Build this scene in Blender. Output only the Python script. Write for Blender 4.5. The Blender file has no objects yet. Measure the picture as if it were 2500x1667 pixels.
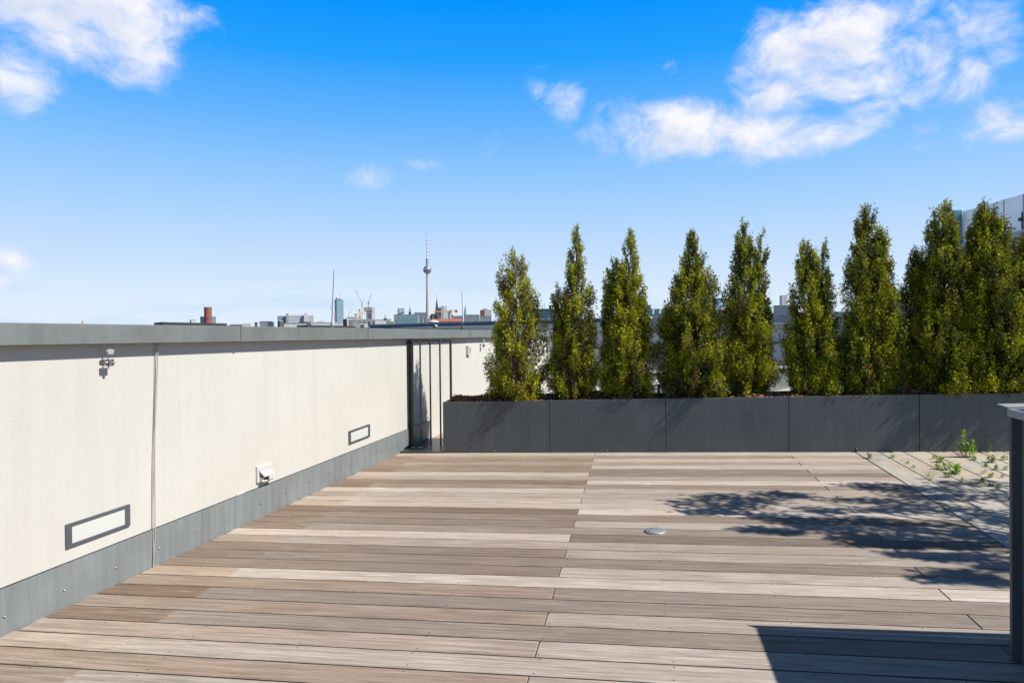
import bpy, math, random
import numpy as np
from mathutils import Vector, Matrix
random.seed(7); RNG = np.random.default_rng(7)
R = math.radians
sc = bpy.context.scene
COL = sc.collection

# ------------------------------------------------------------------ camera geometry
F0 = 1667.0; YAW = 0.17996; PIT = R(-.5); ROLL = R(-.55); H = 1.4
SA, SB = 0.02349, 0.02738            # drainage fall of the terrace
K = 1.4 / 1.27
cyw, syw = math.cos(YAW), math.sin(YAW)
FV = Vector((-syw*math.cos(PIT), cyw*math.cos(PIT), math.sin(PIT)))
RV = Vector((cyw, syw, 0)); UV = RV.cross(FV)
R2 = math.cos(ROLL)*RV + math.sin(ROLL)*UV
U2 = -math.sin(ROLL)*RV + math.cos(ROLL)*UV
EYE = Vector((0, 0, H))
def ray(u, v): return FV + R2*((u-1250)/F0) - U2*((v-833.5)/F0)
def slope(x, y): return SA*x + SB*y
def deckpt(u, v, dz=0.0):
    d = ray(u, v); t = (H-dz)/(SA*d.x + SB*d.y - d.z); return EYE + d*t
def at(u, v, D):
    d = ray(u, v); return EYE + d*(D/math.hypot(d.x, d.y))
def onplane(u, v, p, q):
    d = ray(u, v); n = Vector((q[1]-p[1], -(q[0]-p[0])))
    t = (n.x*(p[0]) + n.y*(p[1]))/(n.x*d.x + n.y*d.y); return EYE + d*t

# ------------------------------------------------------------------ object helpers
WL = {}
def props(o, label=None, cat=None, group=None, kind=None):
    if label: o['label'] = label
    if cat: o['category'] = cat
    if group: o['group'] = group
    if kind: o['kind'] = kind
    return o
def thing(name, loc, label, cat, group=None):
    o = bpy.data.objects.new(name, None); COL.objects.link(o); o.empty_display_size = .1
    o.location = loc; WL[o] = Vector(loc); return props(o, label, cat, group)
def link(name, me, m, parent=None, loc=None):
    o = bpy.data.objects.new(name, me); COL.objects.link(o)
    for mm in (m if isinstance(m, (list, tuple)) else [m]): me.materials.append(mm)
    if parent is not None: o.parent = parent
    return o
class MB:
    def __init__(s): s.v = []; s.f = []; s.mi = []; s.uv = []; s.sm = []
    def add(s, vs, fs, mi=0, uvs=None, smooth=False):
        b = len(s.v); s.v += [tuple(p) for p in vs]
        for i, f in enumerate(fs):
            s.f.append([b+k for k in f]); s.mi.append(mi); s.sm.append(smooth)
            s.uv.append(uvs[i] if uvs else None)
    def box(s, x0, x1, y0, y1, z0, z1, sh=False, mi=0, M=None):
        vs = [(x, y, z) for z in (z0, z1) for y in (y0, y1) for x in (x0, x1)]
        vs = [Vector(p) for p in vs]
        if M is not None: vs = [M @ p for p in vs]
        if sh: vs = [Vector((p.x, p.y, p.z+slope(p.x, p.y))) for p in vs]
        a, b, c = x1-x0, y1-y0, z1-z0
        q = lambda w, h: [(0, 0), (w, 0), (w, h), (0, h)]
        s.add(vs, [(0, 1, 5, 4), (1, 3, 7, 5), (3, 2, 6, 7), (2, 0, 4, 6), (4, 5, 7, 6), (2, 3, 1, 0)], mi,
              [q(a, c), q(b, c), q(a, c), q(b, c), q(a, b), q(a, b)])
    def prism(s, poly, axis, t, mi=0):       # poly: list of Vector, extruded by vector t
        n = len(poly); vs = [Vector(p) for p in poly] + [Vector(p)+Vector(t) for p in poly]
        fs = [tuple(range(n))[::-1], tuple(range(n, 2*n))] + [(i, (i+1) % n, n+(i+1) % n, n+i) for i in range(n)]
        s.add(vs, fs, mi)
    def tube(s, pts, r, n=8, mi=0, smooth=True):
        pts = [Vector(p) for p in pts]
        rs = r if isinstance(r, (list, tuple)) else [r]*len(pts)
        vs = []; fs = []
        for i, p in enumerate(pts):
            d = (pts[min(i+1, len(pts)-1)] - pts[max(i-1, 0)]).normalized()
            a = d.cross(Vector((0, 0, 1)) if abs(d.z) < .9 else Vector((1, 0, 0))).normalized(); b = d.cross(a)
            for k in range(n):
                t = 2*math.pi*k/n; vs.append(p + (a*math.cos(t)+b*math.sin(t))*rs[i])
        for i in range(len(pts)-1):
            for k in range(n):
                fs.append((i*n+k, i*n+(k+1) % n, (i+1)*n+(k+1) % n, (i+1)*n+k))
        s.add(vs, fs, mi, smooth=smooth)
        s.add([vs[k] for k in range(n)], [tuple(range(n))], mi)
        s.add([vs[(len(pts)-1)*n+k] for k in range(n)], [tuple(range(n))[::-1]], mi)
    def lathe(s, c, prof, n=24, mi=0, smooth=True, rot=0):
        c = Vector(c); vs = []; fs = []
        for r, z in prof:
            for k in range(n):
                t = 2*math.pi*k/n+rot; vs.append(c+Vector((r*math.cos(t), r*math.sin(t), z)))
        for i in range(len(prof)-1):
            for k in range(n):
                fs.append((i*n+k, i*n+(k+1) % n, (i+1)*n+(k+1) % n, (i+1)*n+k))
        s.add(vs, fs, mi, smooth=smooth)
        s.add([vs[(len(prof)-1)*n+k] for k in range(n)], [tuple(range(n))], mi)
    def build(s, name, m, parent=None, bevel=0, attr=None):
        P = WL.get(parent, Vector((0, 0, 0))) if parent is not None else None
        V = [Vector(p) for p in s.v]
        if parent is None:
            lo = Vector((min(p.x for p in V), min(p.y for p in V), min(p.z for p in V)))
            hi = Vector((max(p.x for p in V), max(p.y for p in V), max(p.z for p in V)))
            o0 = Vector(((lo.x+hi.x)/2, (lo.y+hi.y)/2, lo.z)); base = o0
        else: base = P; o0 = None
        me = bpy.data.meshes.new(name)
        me.from_pydata([tuple(p-base) for p in V], [], s.f)
        for i, p in enumerate(me.polygons): p.material_index = s.mi[i]; p.use_smooth = s.sm[i]
        if any(u is not None for u in s.uv):
            ul = me.uv_layers.new(name='UVMap')
            for i, p in enumerate(me.polygons):
                if s.uv[i]:
                    for j, li in enumerate(p.loop_indices): ul.data[li].uv = s.uv[i][j]
        if attr:
            for an, vals in attr.items():
                a = me.attributes.new(an, 'FLOAT_COLOR', 'POINT'); a.data.foreach_set('color', np.asarray(vals, np.float32).ravel())
        o = link(name, me, m, parent)
        if parent is None: o.location = o0; WL[o] = o0
        else: WL[o] = base
        if bevel:
            b = o.modifiers.new('bevel', 'BEVEL'); b.width = bevel; b.segments = 2; b.limit_method = 'ANGLE'
        return o
def fast_mesh(name, V, Fq, m, parent=None, attr=None, loc=None):
    V = np.asarray(V, np.float32); Fq = np.asarray(Fq, np.int32); n = Fq.shape[1]
    base = WL[parent] if parent is not None else Vector(loc)
    V = V - np.array(base, np.float32)
    me = bpy.data.meshes.new(name)
    me.vertices.add(len(V)); me.vertices.foreach_set('co', V.ravel())
    me.loops.add(Fq.size); me.loops.foreach_set('vertex_index', Fq.ravel())
    me.polygons.add(len(Fq)); me.polygons.foreach_set('loop_start', np.arange(0, Fq.size, n, dtype=np.int32))
    me.polygons.foreach_set('loop_total', np.full(len(Fq), n, np.int32))
    me.update(calc_edges=True); me.validate()
    if attr is not None:
        a = me.attributes.new('tint', 'FLOAT_COLOR', 'POINT'); a.data.foreach_set('color', np.asarray(attr, np.float32).ravel())
    o = link(name, me, m, parent)
    if parent is None: o.location = base
    WL[o] = Vector(base)
    return o

# ------------------------------------------------------------------ materials
def newmat(name):
    m = bpy.data.materials.new(name); m.use_nodes = True
    nt = m.node_tree; b = nt.nodes['Principled BSDF']; return m, nt, b
def N(nt, t, **kw):
    n = nt.nodes.new(t)
    for k, v in kw.items():
        if k in n.inputs: n.inputs[k].default_value = v
        else: setattr(n, k, v)
    return n
def mixc(nt, fac, a, b, mode='MIX'):
    n = nt.nodes.new('ShaderNodeMix'); n.data_type = 'RGBA'; n.blend_type = mode
    for i, x in ((0, fac), (6, a), (7, b)):
        if isinstance(x, bpy.types.NodeSocket): nt.links.new(x, n.inputs[i])
        elif isinstance(x, (int, float)): n.inputs[i].default_value = x
        else: n.inputs[i].default_value = (*x[:3], 1)
    return n.outputs[2]
def math_(nt, op, a, b=0.0, c=0.0, clamp=False):
    n = nt.nodes.new('ShaderNodeMath'); n.operation = op; n.use_clamp = clamp
    for i, x in enumerate((a, b, c)):
        if isinstance(x, bpy.types.NodeSocket): nt.links.new(x, n.inputs[i])
        else: n.inputs[i].default_value = x
    return n.outputs[0]
def ramp(nt, x, a, b):
    n = nt.nodes.new('ShaderNodeMapRange'); n.inputs[1].default_value = a; n.inputs[2].default_value = b
    nt.links.new(x, n.inputs[0]); return n.outputs[0]
def coords(nt, scale=(1, 1, 1), kind='Object'):
    tc = nt.nodes.new('ShaderNodeTexCoord'); mp = nt.nodes.new('ShaderNodeMapping')
    mp.inputs['Scale'].default_value = scale; nt.links.new(tc.outputs[kind], mp.inputs[0]); return mp.outputs[0]
def noise(nt, vec, scale, detail=4, rough=.55):
    n = N(nt, 'ShaderNodeTexNoise', Scale=scale, Detail=detail, Roughness=rough); nt.links.new(vec, n.inputs['Vector']); return n.outputs[0]
def bump(nt, b, h, strength, dist=.01):
    n = N(nt, 'ShaderNodeBump', Strength=strength, Distance=dist); nt.links.new(h, n.inputs['Height']); nt.links.new(n.outputs[0], b.inputs['Normal'])
def simple(name, c, rough=.6, metal=0, var=.12, scale=3, sc3=(1, 1, 1), bmp=0, bscale=60, spec=None):
    m, nt, b = newmat(name); v = coords(nt, sc3)
    n = noise(nt, v, scale, 5)
    f = ramp(nt, n, .3, .7)
    b.inputs['Roughness'].default_value = rough; b.inputs['Metallic'].default_value = metal
    if spec is not None: b.inputs['Specular IOR Level'].default_value = spec
    nt.links.new(mixc(nt, f, [x*(1-var) for x in c], [min(1, x*(1+var)) for x in c]), b.inputs['Base Color'])
    if bmp: bump(nt, b, noise(nt, coords(nt), bscale, 3), bmp)
    return m

def stucco():
    m, nt, b = newmat('stucco'); v = coords(nt)
    big = ramp(nt, noise(nt, v, 1.3, 5, .6), .3, .75)
    st = ramp(nt, noise(nt, coords(nt, (5, 5, .35)), 2.0, 4), .45, .8)
    c = mixc(nt, big, (.455, .438, .395), (.50, .485, .445)); c = mixc(nt, math_(nt, 'MULTIPLY', st, .22), c, (.34, .325, .295)); fine = ramp(nt, noise(nt, coords(nt, (14, 14, .6)), 2.5, 5, .6), .5, .8); c = mixc(nt, math_(nt, 'MULTIPLY', fine, .10), c, (.30, .28, .25))
    nt.links.new(c, b.inputs['Base Color']); b.inputs['Roughness'].default_value = .92
    vo = N(nt, 'ShaderNodeTexVoronoi', Scale=150.0); nt.links.new(v, vo.inputs['Vector'])
    h = math_(nt, 'ADD', vo.outputs[0], noise(nt, v, 260, 3))
    bump(nt, b, h, .2, .004); return m
def zinc(name, c, streak=.35, rough=.48, metal=.25):
    m, nt, b = newmat(name)
    s1 = ramp(nt, noise(nt, coords(nt, (9, 9, .5)), 2.2, 6, .6), .35, .75)
    s2 = ramp(nt, noise(nt, coords(nt), 3.0, 5, .6), .3, .75)
    c1 = mixc(nt, s2, [x*.88 for x in c], [x*1.12 for x in c])
    c2 = mixc(nt, math_(nt, 'MULTIPLY', s1, streak), c1, [x*.45 for x in c])
    fl = ramp(nt, noise(nt, coords(nt, (14, 14, 2)), 6, 4, .7), .68, .82)
    c2 = mixc(nt, math_(nt, 'MULTIPLY', fl, .18), c2, [min(1, x*1.9) for x in c])
    nt.links.new(c2, b.inputs['Base Color']); b.inputs['Metallic'].default_value = metal
    nt.links.new(math_(nt, 'ADD', math_(nt, 'MULTIPLY', s2, .2), rough-.1), b.inputs['Roughness'])
    bump(nt, b, noise(nt, coords(nt), 14, 2), .12, .01); return m
def wood():
    m, nt, b = newmat('weathered_wood')
    at_ = N(nt, 'ShaderNodeAttribute', attribute_name='tint')
    sep = nt.nodes.new('ShaderNodeSeparateColor'); nt.links.new(at_.outputs['Color'], sep.inputs[0])
    tc = nt.nodes.new('ShaderNodeTexCoord')
    off = nt.nodes.new('ShaderNodeCombineXYZ'); nt.links.new(math_(nt, 'MULTIPLY', sep.outputs[2], 57.0), off.inputs[0]); nt.links.new(math_(nt, 'MULTIPLY', sep.outputs[2], 31.0), off.inputs[2])
    ad = nt.nodes.new('ShaderNodeVectorMath'); ad.operation = 'ADD'; nt.links.new(tc.outputs['Object'], ad.inputs[0]); nt.links.new(off.outputs[0], ad.inputs[1])
    def sv(s):
        mp = nt.nodes.new('ShaderNodeMapping'); mp.inputs['Scale'].default_value = s; nt.links.new(ad.outputs[0], mp.inputs[0]); return mp.outputs[0]
    g1 = ramp(nt, noise(nt, sv((.9, 26, 5)), 3.0, 8, .66), .30, .72)      # long grain
    g2 = ramp(nt, noise(nt, sv((2.2, 78, 10)), 2.0, 7, .72), .3, .72)       # fine fibres
    g3 = ramp(nt, noise(nt, sv((1.1, 3.5, 1)), 1.4, 4, .6), .35, .7)      # broad patches
    g4 = ramp(nt, noise(nt, sv((1.2, 7, 1)), 3.1, 6, .7), .60, .78)       # pale bleached streaks
    grey = mixc(nt, g1, (.232, .194, .164), (.53, .475, .425))
    brown = mixc(nt, g1, (.175, .108, .068), (.38, .265, .178))
    c = mixc(nt, math_(nt, 'ADD', math_(nt, 'MULTIPLY', sep.outputs[0], .8), math_(nt, 'MULTIPLY', g3, .22), clamp=True), grey, brown)
    c = mixc(nt, math_(nt, 'MULTIPLY', g4, .55), c, (.60, .545, .49))
    k = math_(nt, 'ADD', math_(nt, 'MULTIPLY', sep.outputs[1], .92), .42)
    k = math_(nt, 'MULTIPLY', k, math_(nt, 'ADD', math_(nt, 'MULTIPLY', g2, .62), .69))
    hsv = N(nt, 'ShaderNodeHueSaturation'); nt.links.new(c, hsv.inputs['Color']); nt.links.new(k, hsv.inputs['Value'])
    # spots and knots
    sp = ramp(nt, noise(nt, sv((9, 16, 4)), 4.5, 3, .5), .76, .82)
    st2 = ramp(nt, noise(nt, sv((.7, 2.2, 1)), 2.4, 5, .65), .56, .72)
    c2 = mixc(nt, math_(nt, 'MULTIPLY', sp, .35), hsv.outputs[0], (.10, .07, .05))
    c2 = mixc(nt, math_(nt, 'MULTIPLY', st2, .30), c2, (.15, .115, .09))
    nt.links.new(c2, b.inputs['Base Color']); b.inputs['Roughness'].default_value = .62
    b.inputs['Specular IOR Level'].default_value = .35
    hh = math_(nt, 'ADD', noise(nt, sv((2, 60, 8)), 3.0, 6, .7), math_(nt, 'MULTIPLY', g2, .6))
    bump(nt, b, hh, .35, .006); return m
def paver():
    m, nt, b = newmat('paver_stone')
    at_ = N(nt, 'ShaderNodeAttribute', attribute_name='tint')
    sep = nt.nodes.new('ShaderNodeSeparateColor'); nt.links.new(at_.outputs['Color'], sep.inputs[0])
    g = ramp(nt, noise(nt, coords(nt, (4, 1.5, 1)), 3, 7, .65), .3, .72)
    c = mixc(nt, g, (.29, .26, .225), (.44, .41, .37)); d = mixc(nt, g, (.34, .25, .165), (.47, .385, .285))
    s = ramp(nt, noise(nt, coords(nt), 1.9, 4, .6), .4, .68)
    c = mixc(nt, math_(nt, 'MULTIPLY', s, sep.outputs[0]), c, d)
    hsv = N(nt, 'ShaderNodeHueSaturation'); nt.links.new(c, hsv.inputs['Color'])
    nt.links.new(math_(nt, 'ADD', math_(nt, 'MULTIPLY', sep.outputs[1], .3), .85), hsv.inputs['Value'])
    nt.links.new(hsv.outputs[0], b.inputs['Base Color']); b.inputs['Roughness'].default_value = .75
    bump(nt, b, noise(nt, coords(nt), 45, 5, .7), .3, .004); return m
def leafmat(name, trans=.35, rough=.5):
    m, nt, b = newmat(name)
    at_ = N(nt, 'ShaderNodeAttribute', attribute_name='tint')
    b.inputs['Roughness'].default_value = rough; b.inputs['Specular IOR Level'].default_value = .3
    nt.links.new(at_.outputs['Color'], b.inputs['Base Color'])
    tr = nt.nodes.new('ShaderNodeBsdfTranslucent'); nt.links.new(at_.outputs['Color'], tr.inputs[0])
    mx = nt.nodes.new('ShaderNodeMixShader'); mx.inputs[0].default_value = trans
    out = nt.nodes['Material Output']; nt.links.new(b.outputs[0], mx.inputs[1]); nt.links.new(tr.outputs[0], mx.inputs[2]); nt.links.new(mx.outputs[0], out.inputs[0])
    return m
def facade(name, wall, glass, wx, wz, gap=.3, rough=.5, glass2=None, gr=.25):
    wall = [x*.75 for x in wall]; glass = [x*.8 for x in glass]
    m, nt, b = newmat(name)
    tc = nt.nodes.new('ShaderNodeTexCoord')
    br = N(nt, 'ShaderNodeTexBrick', offset=0.0, squash=1.0); nt.links.new(tc.outputs['UV'], br.inputs['Vector'])
    br.inputs['Color1'].default_value = (*glass, 1); br.inputs['Color2'].default_value = (*(glass2 or [g*.6 for g in glass]), 1)
    br.inputs['Mortar'].default_value = (*wall, 1); br.inputs['Scale'].default_value = 1
    br.inputs['Mortar Size'].default_value = gap*min(wx, wz)*.5; br.inputs['Mortar Smooth'].default_value = 0
    br.inputs['Brick Width'].default_value = wx; br.inputs['Row Height'].default_value = wz
    n = ramp(nt, noise(nt, coords(nt), .05, 3), .3, .7)
    c = mixc(nt, math_(nt, 'MULTIPLY', n, .15), br.outputs[0], [x*.7 for x in wall])
    nt.links.new(c, b.inputs['Base Color']); b.inputs['Roughness'].default_value = rough
    return m

M = {}
M['stucco'] = stucco()
M['zinc'] = zinc('weathered_zinc', (.185, .205, .197), .28)
M['zincskirt'] = zinc('zinc_skirting', (.235, .262, .262), .5)
M['wood'] = wood(); M['paver'] = paver()
M['planter'] = zinc('anthracite_panel', (.070, .080, .083), .34, .48, 0)
M['planterin'] = simple('planter_inside', (.035, .038, .04), .7)
M['darksteel'] = simple('dark_steel', (.055, .058, .055), .4, .6, .2)
M['slab'] = simple('wet_dark_plate', (.05, .052, .056), .35, .1, .3)
M['black'] = simple('bitumen', (.025, .028, .032), .8, 0, .2)
M['edge'] = simple('board_edge_shade', (.045, .033, .025), .9, 0, .3)  # side faces coloured near black so the gaps between boards read as shaded
M['gap'] = simple('gap_dark', (.012, .010, .009), 1, 0, .2)
M['aluframe'] = simple('grey_aluminium', (.12, .135, .15), .45, .5, .1)
M['opal'] = simple('opal_glass', (.50, .51, .48), .25, 0, .03)
M['white'] = simple('white_plastic', (.50, .495, .475), .4, 0, .03)
M['steel'] = simple('stainless', (.45, .43, .4), .32, 1, .1)
M['bracketplate'] = simple('satin_grey_white', (.36, .36, .35), .5, .2, .05)
M['socketdark'] = simple('socket_inside', (.22, .19, .16), .6)
M['cable'] = simple('cable_sheath', (.36, .33, .30), .55, 0, .1)
M['disc'] = simple('aluminium_disc', (.30, .335, .34), .45, .4, .12, 12)
M['chip'] = leafmat('bark_chips', 0, .9)
M['soil'] = simple('soil', (.055, .03, .018), .95, 0, .4, 8, bmp=.8)
M['leaf'] = leafmat('arborvitae_leaf', .22, .55)
M['weed'] = leafmat('weed_leaf', .35, .5)
M['bark'] = simple('bark', (.14, .095, .07), .9, 0, .4, 20, (1, 1, .2), .5)
M['white_wall'] = simple('white_render', (.50, .49, .47), .9, 0, .05, 2)
M['floorlight'] = simple('light_roof_membrane', (.36, .35, .34), .85, 0, .12, 2)
M['metal_bright'] = zinc('grey_cladding', (.30, .315, .315), .2, .45, .15)
M['gloss_panel'] = zinc('pale_metal_cladding', (.90, .91, .90), .03, .6, .45)
M['concrete'] = simple('concrete', (.34, .33, .31), .9, 0, .15, 2)

# ------------------------------------------------------------------ sun + sky
SUN_D = Vector((.9806, -.196, 0)).normalized(); EL = R(47.0)
SUNV = Vector((SUN_D.x*math.cos(EL), SUN_D.y*math.cos(EL), math.sin(EL)))      # towards the sun
sl = bpy.data.lights.new('sun', 'SUN'); sl.energy = 5.0; sl.angle = R(.53); sl.color = (1, .955, .88)
so = bpy.data.objects.new('sun', sl); COL.objects.link(so); so.rotation_euler = SUNV.to_track_quat('Z', 'Y').to_euler(); so.location = (20, -5, 30)

w = bpy.data.worlds.new('World'); sc.world = w; w.use_nodes = True
nt = w.node_tree; bg = nt.nodes['Background']
sky = nt.nodes.new('ShaderNodeTexSky'); sky.sky_type = 'NISHITA'; sky.sun_disc = False
sky.sun_elevation = EL; sky.sun_rotation = math.atan2(SUN_D.x, SUN_D.y); sky.altitude = 50; sky.air_density = 1.0; sky.dust_density = .6; sky.ozone_density = 3.0
tc = nt.nodes.new('ShaderNodeTexCoord'); D = tc.outputs['Generated']
sepd = nt.nodes.new('ShaderNodeSeparateXYZ'); nt.links.new(D, sepd.inputs[0])
hs = N(nt, 'ShaderNodeHueSaturation', Saturation=1.15, Value=1.0); nt.links.new(sky.outputs[0], hs.inputs['Color'])
AZ = math_(nt, 'ARCTAN2', sepd.outputs[0], sepd.outputs[1]); ELV = math_(nt, 'ARCSINE', sepd.outputs[2])
def vmath(op, a, b=None, c=None):
    n = nt.nodes.new('ShaderNodeVectorMath'); n.operation = op
    for i, x in enumerate((a, b, c)):
        if x is None: continue
        if isinstance(x, bpy.types.NodeSocket): nt.links.new(x, n.inputs[i])
        else: n.inputs[i].default_value = x
    return n.outputs['Value'] if op in ('DOT_PRODUCT', 'LENGTH') else n.outputs[0]
azel = nt.nodes.new('ShaderNodeCombineXYZ'); nt.links.new(AZ, azel.inputs[0]); nt.links.new(ELV, azel.inputs[1]); AE = azel.outputs[0]
# (u, v, ru, rv, weight, tilt): where each cloud stands, stored below as azimuth and elevation
CL = [(120, -20, 310, 125, 1.3), (300, 40, 150, 115, 1.2), (350, 125, 80, 66, .6), (450, 45, 110, 60, .35), (520, 110, 50, 60, -.15), (45, 180, 110, 85, .9),
      (2020, 115, 250, 95, 1.1), (2150, 165, 210, 85, 1.0), (1900, 240, 150, 85, .75), (1670, 320, 200, 72, 1.1), (1860, 325, 180, 65, 1.0), (2050, 310, 125, 46, .8),
      (1490, 280, 70, 60, .1), (1560, 310, 130, 60, .9), (2270, 60, 210, 90, .3), (2450, 90, 80, 100, .4), (2350, 180, 130, 70, .3), (2480, 300, 120, 60, .5), (2250, 325, 60, 42, .25),
      (1378, 245, 52, 62, .75), (1320, 200, 60, 55, .1), (1640, 165, 34, 30, .0), (900, 435, 75, 50, .35), (1035, 402, 70, 28, .05), (10, 655, 75, 65, .6), (1240, 355, 110, 55, -.15), (560, 520, 60, 30, -.2), (2380, 330, 120, 50, .1), (2150, 300, 80, 50, .1), (620, 700, 170, 22, -.1), (330, 738, 110, 14, .1), (60, 700, 110, 30, .1), (960, 655, 90, 16, -.2)]
def cloud_field(daz, dele, det):
    acc = None
    for u, v, ru, rv, wt in CL:
        d = ray(u, v).normalized(); a0 = math.atan2(d.x, d.y)-daz; e0 = math.asin(d.z)-dele
        sx = F0/(ru*math.cos(math.atan((u-1250)/F0))**2); sy = F0/rv*1.08
        q = vmath('MULTIPLY_ADD', AE, (sx, sy, 0), (-a0*sx, -e0*sy, 0))
        g = math_(nt, 'SUBTRACT', wt, vmath('DOT_PRODUCT', q, q))
        acc = g if acc is None else math_(nt, 'MAXIMUM', acc, g)
    acc = math_(nt, 'MAXIMUM', acc, -2.2)
    cv = vmath('MULTIPLY_ADD', AE, (1, 1.5, 0), (daz, dele*1.5, 0))
    wn = N(nt, 'ShaderNodeTexNoise', Scale=8.0, Detail=2.0); nt.links.new(cv, wn.inputs['Vector'])
    vm = vmath('MULTIPLY_ADD', wn.outputs[1], (.10, .10, .0), vmath('ADD', cv, (-.05, -.05, 0)))
    n1 = N(nt, 'ShaderNodeTexNoise', Scale=13.0, Detail=det, Roughness=.62); nt.links.new(vm, n1.inputs['Vector'])
    return math_(nt, 'MULTIPLY_ADD', math_(nt, 'SUBTRACT', n1.outputs[0], .51), 4.4, acc)
f0 = cloud_field(0.0, 0.0, 6.0)
f1 = cloud_field(.030, .022, 2.0)         # the same field a little nearer the sun: how deep the light has to come through
cm = nt.nodes.new('ShaderNodeMapRange'); cm.interpolation_type = 'SMOOTHSTEP'; cm.inputs[1].default_value = -.5; cm.inputs[2].default_value = 1.35; nt.links.new(f0, cm.inputs[0])
dens = ramp(nt, f1, .3, 1.9)
ccol = mixc(nt, dens, (.98, .97, .99), (.66, .72, .90))
thin = ramp(nt, f0, .2, 1.3)
ccol = mixc(nt, thin, (.72, .79, 1.0), ccol)
el = ELV
cr = nt.nodes.new('ShaderNodeValToRGB'); e_ = cr.color_ramp.elements
nt.links.new(ramp(nt, el, -.10, .90), cr.inputs[0])
stops = [(-.1, (.60, .72, .84)), (.01, (.76, .87, .985)), (.06, (.70, .835, .99)), (.13, (.52, .72, .99)), (.217, (.31, .60, 1.0)), (.30, (.13, .46, 1.0)), (.38, (.018, .36, 1.0)), (.45, (.0, .30, 1.0)), (.58, (.035, .13, .36)), (.9, (.035, .07, .15))]
while len(e_) < len(stops): e_.new(.5)
for q, (x, c) in zip(e_, stops): q.position = x+.1; q.color = (*c, 1)
SKS = .15; inv = 1/SKS
csk = nt.nodes.new('ShaderNodeVectorMath'); csk.operation = 'SCALE'; nt.links.new(cr.outputs[0], csk.inputs[0]); csk.inputs['Scale'].default_value = inv
skc = mixc(nt, .98, hs.outputs[0], csk.outputs[0])
# flat streaks low over the horizon
cv2 = vmath('MULTIPLY', AE, (2.4, 17.0, 0))
stn = N(nt, 'ShaderNodeTexNoise', Scale=2.1, Detail=4.0, Roughness=.55); nt.links.new(cv2, stn.inputs['Vector'])
lowmask = nt.nodes.new('ShaderNodeMapRange'); lowmask.inputs[1].default_value = .17; lowmask.inputs[2].default_value = .06; nt.links.new(el, lowmask.inputs[0])
strk = math_(nt, 'MULTIPLY', ramp(nt, stn.outputs[0], .50, .70), lowmask.outputs[0])
skc = mixc(nt, math_(nt, 'MULTIPLY', strk, .6), skc, (.56*inv, .73*inv, .97*inv))
csc = nt.nodes.new('ShaderNodeVectorMath'); csc.operation = 'SCALE'; nt.links.new(ccol, csc.inputs[0]); csc.inputs['Scale'].default_value = inv
skc = mixc(nt, math_(nt, 'MULTIPLY', cm.outputs[0], .97), skc, csc.outputs[0])
nt.links.new(skc, bg.inputs[0]); bg.inputs[1].default_value = SKS/2**.55; w.cycles.sampling_method = 'MANUAL'; w.cycles.sample_map_resolution = 512

# ------------------------------------------------------------------ terrace: deck, paving, floors
XA, XB, XE = -.38559*K, 1.31868*K, 1.87737*K; PITCH = .133695*K; Y0 = 6.34256*K
PYF = 7.085                                                  # planter front
W0 = Vector((-2.6896*K, 2.4707*K)); W1 = Vector((-2.3096*K, 6.4464*K)); WD = (W1-W0).normalized(); WN = Vector((WD.y, -WD.x))
def wallx(y): return W0.x + (y-W0.y)*(W1.x-W0.x)/(W1.y-W0.y)
mb = MB(); tint = []
def board(x0, x1, y0, y1, t, z0=-.03, z1=0.0, bv=.003):
    vs = []
    for (xx0, xx1, yy0, yy1, z) in ((x0, x1, y0, y1, z0), (x0, x1, y0, y1, z1-bv), (x0+bv, x1-bv, y0+bv, y1-bv, z1)):
        for x, y in ((xx0, yy0), (xx1, yy0), (xx1, yy1), (xx0, yy1)): vs.append((x, y, z+slope(x, y)))
    fs = []
    for l in (0, 4):
        for k in range(4): fs.append((l+k, l+(k+1) % 4, l+4+(k+1) % 4, l+4+k))
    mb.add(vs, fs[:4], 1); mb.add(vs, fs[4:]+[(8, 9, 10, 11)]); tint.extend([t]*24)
LB = XB-XA
rows = []
rt = random.Random(11)
# seen tone of each board row, from the planter forwards: (left part, right part) as (brown 0..1, lightness 0..1)
tones = {0: ((.15, .85), (.1, .9)), 1: ((.6, .45), (.35, .7)), 2: ((.6, .45), (.2, .8)), 3: ((.5, .45), (.3, .6)), 4: ((.55, .45), (.1, .9)), 5: ((.55, .3), (.35, .5)), 6: ((.1, .95), (.5, .3)),
         7: ((.25, .6), (.15, .7)), 8: ((.6, .3), (.1, .9)), 9: ((.55, .3), (.45, .4)), 10: ((.1, .9), (.25, .55)), 11: ((.2, .6), (.2, .6)), 12: ((.1, .85), (.2, .7)), 13: ((.15, .8), (.1, .85)),
         14: ((.65, .15), (.05, 1.0)), 15: ((.55, .3), (.55, .2)), 16: ((.45, .2), (.15, .75)), 17: ((.35, .3), (.25, .5)), 18: ((.1, .95), (.55, .05)), 19: ((.25, .6), (.2, .75)), 20: ((.5, .25), (.2, .6)),
         21: ((.5, .2), (.3, .35)), 22: ((.4, .3), (.15, .65)), 23: ((.1, .95), (.05, .95)), 24: ((.5, .45), (.35, .25)), 25: ((.35, .15), (.25, .3)), 26: ((.3, .5), (.15, .6)), 27: ((.35, .2), (.3, .25)),
         28: ((.2, .65), (.15, .6)), 29: ((.15, .75), (.15, .7)), 30: ((.45, .5), (.2, .6))}
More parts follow.
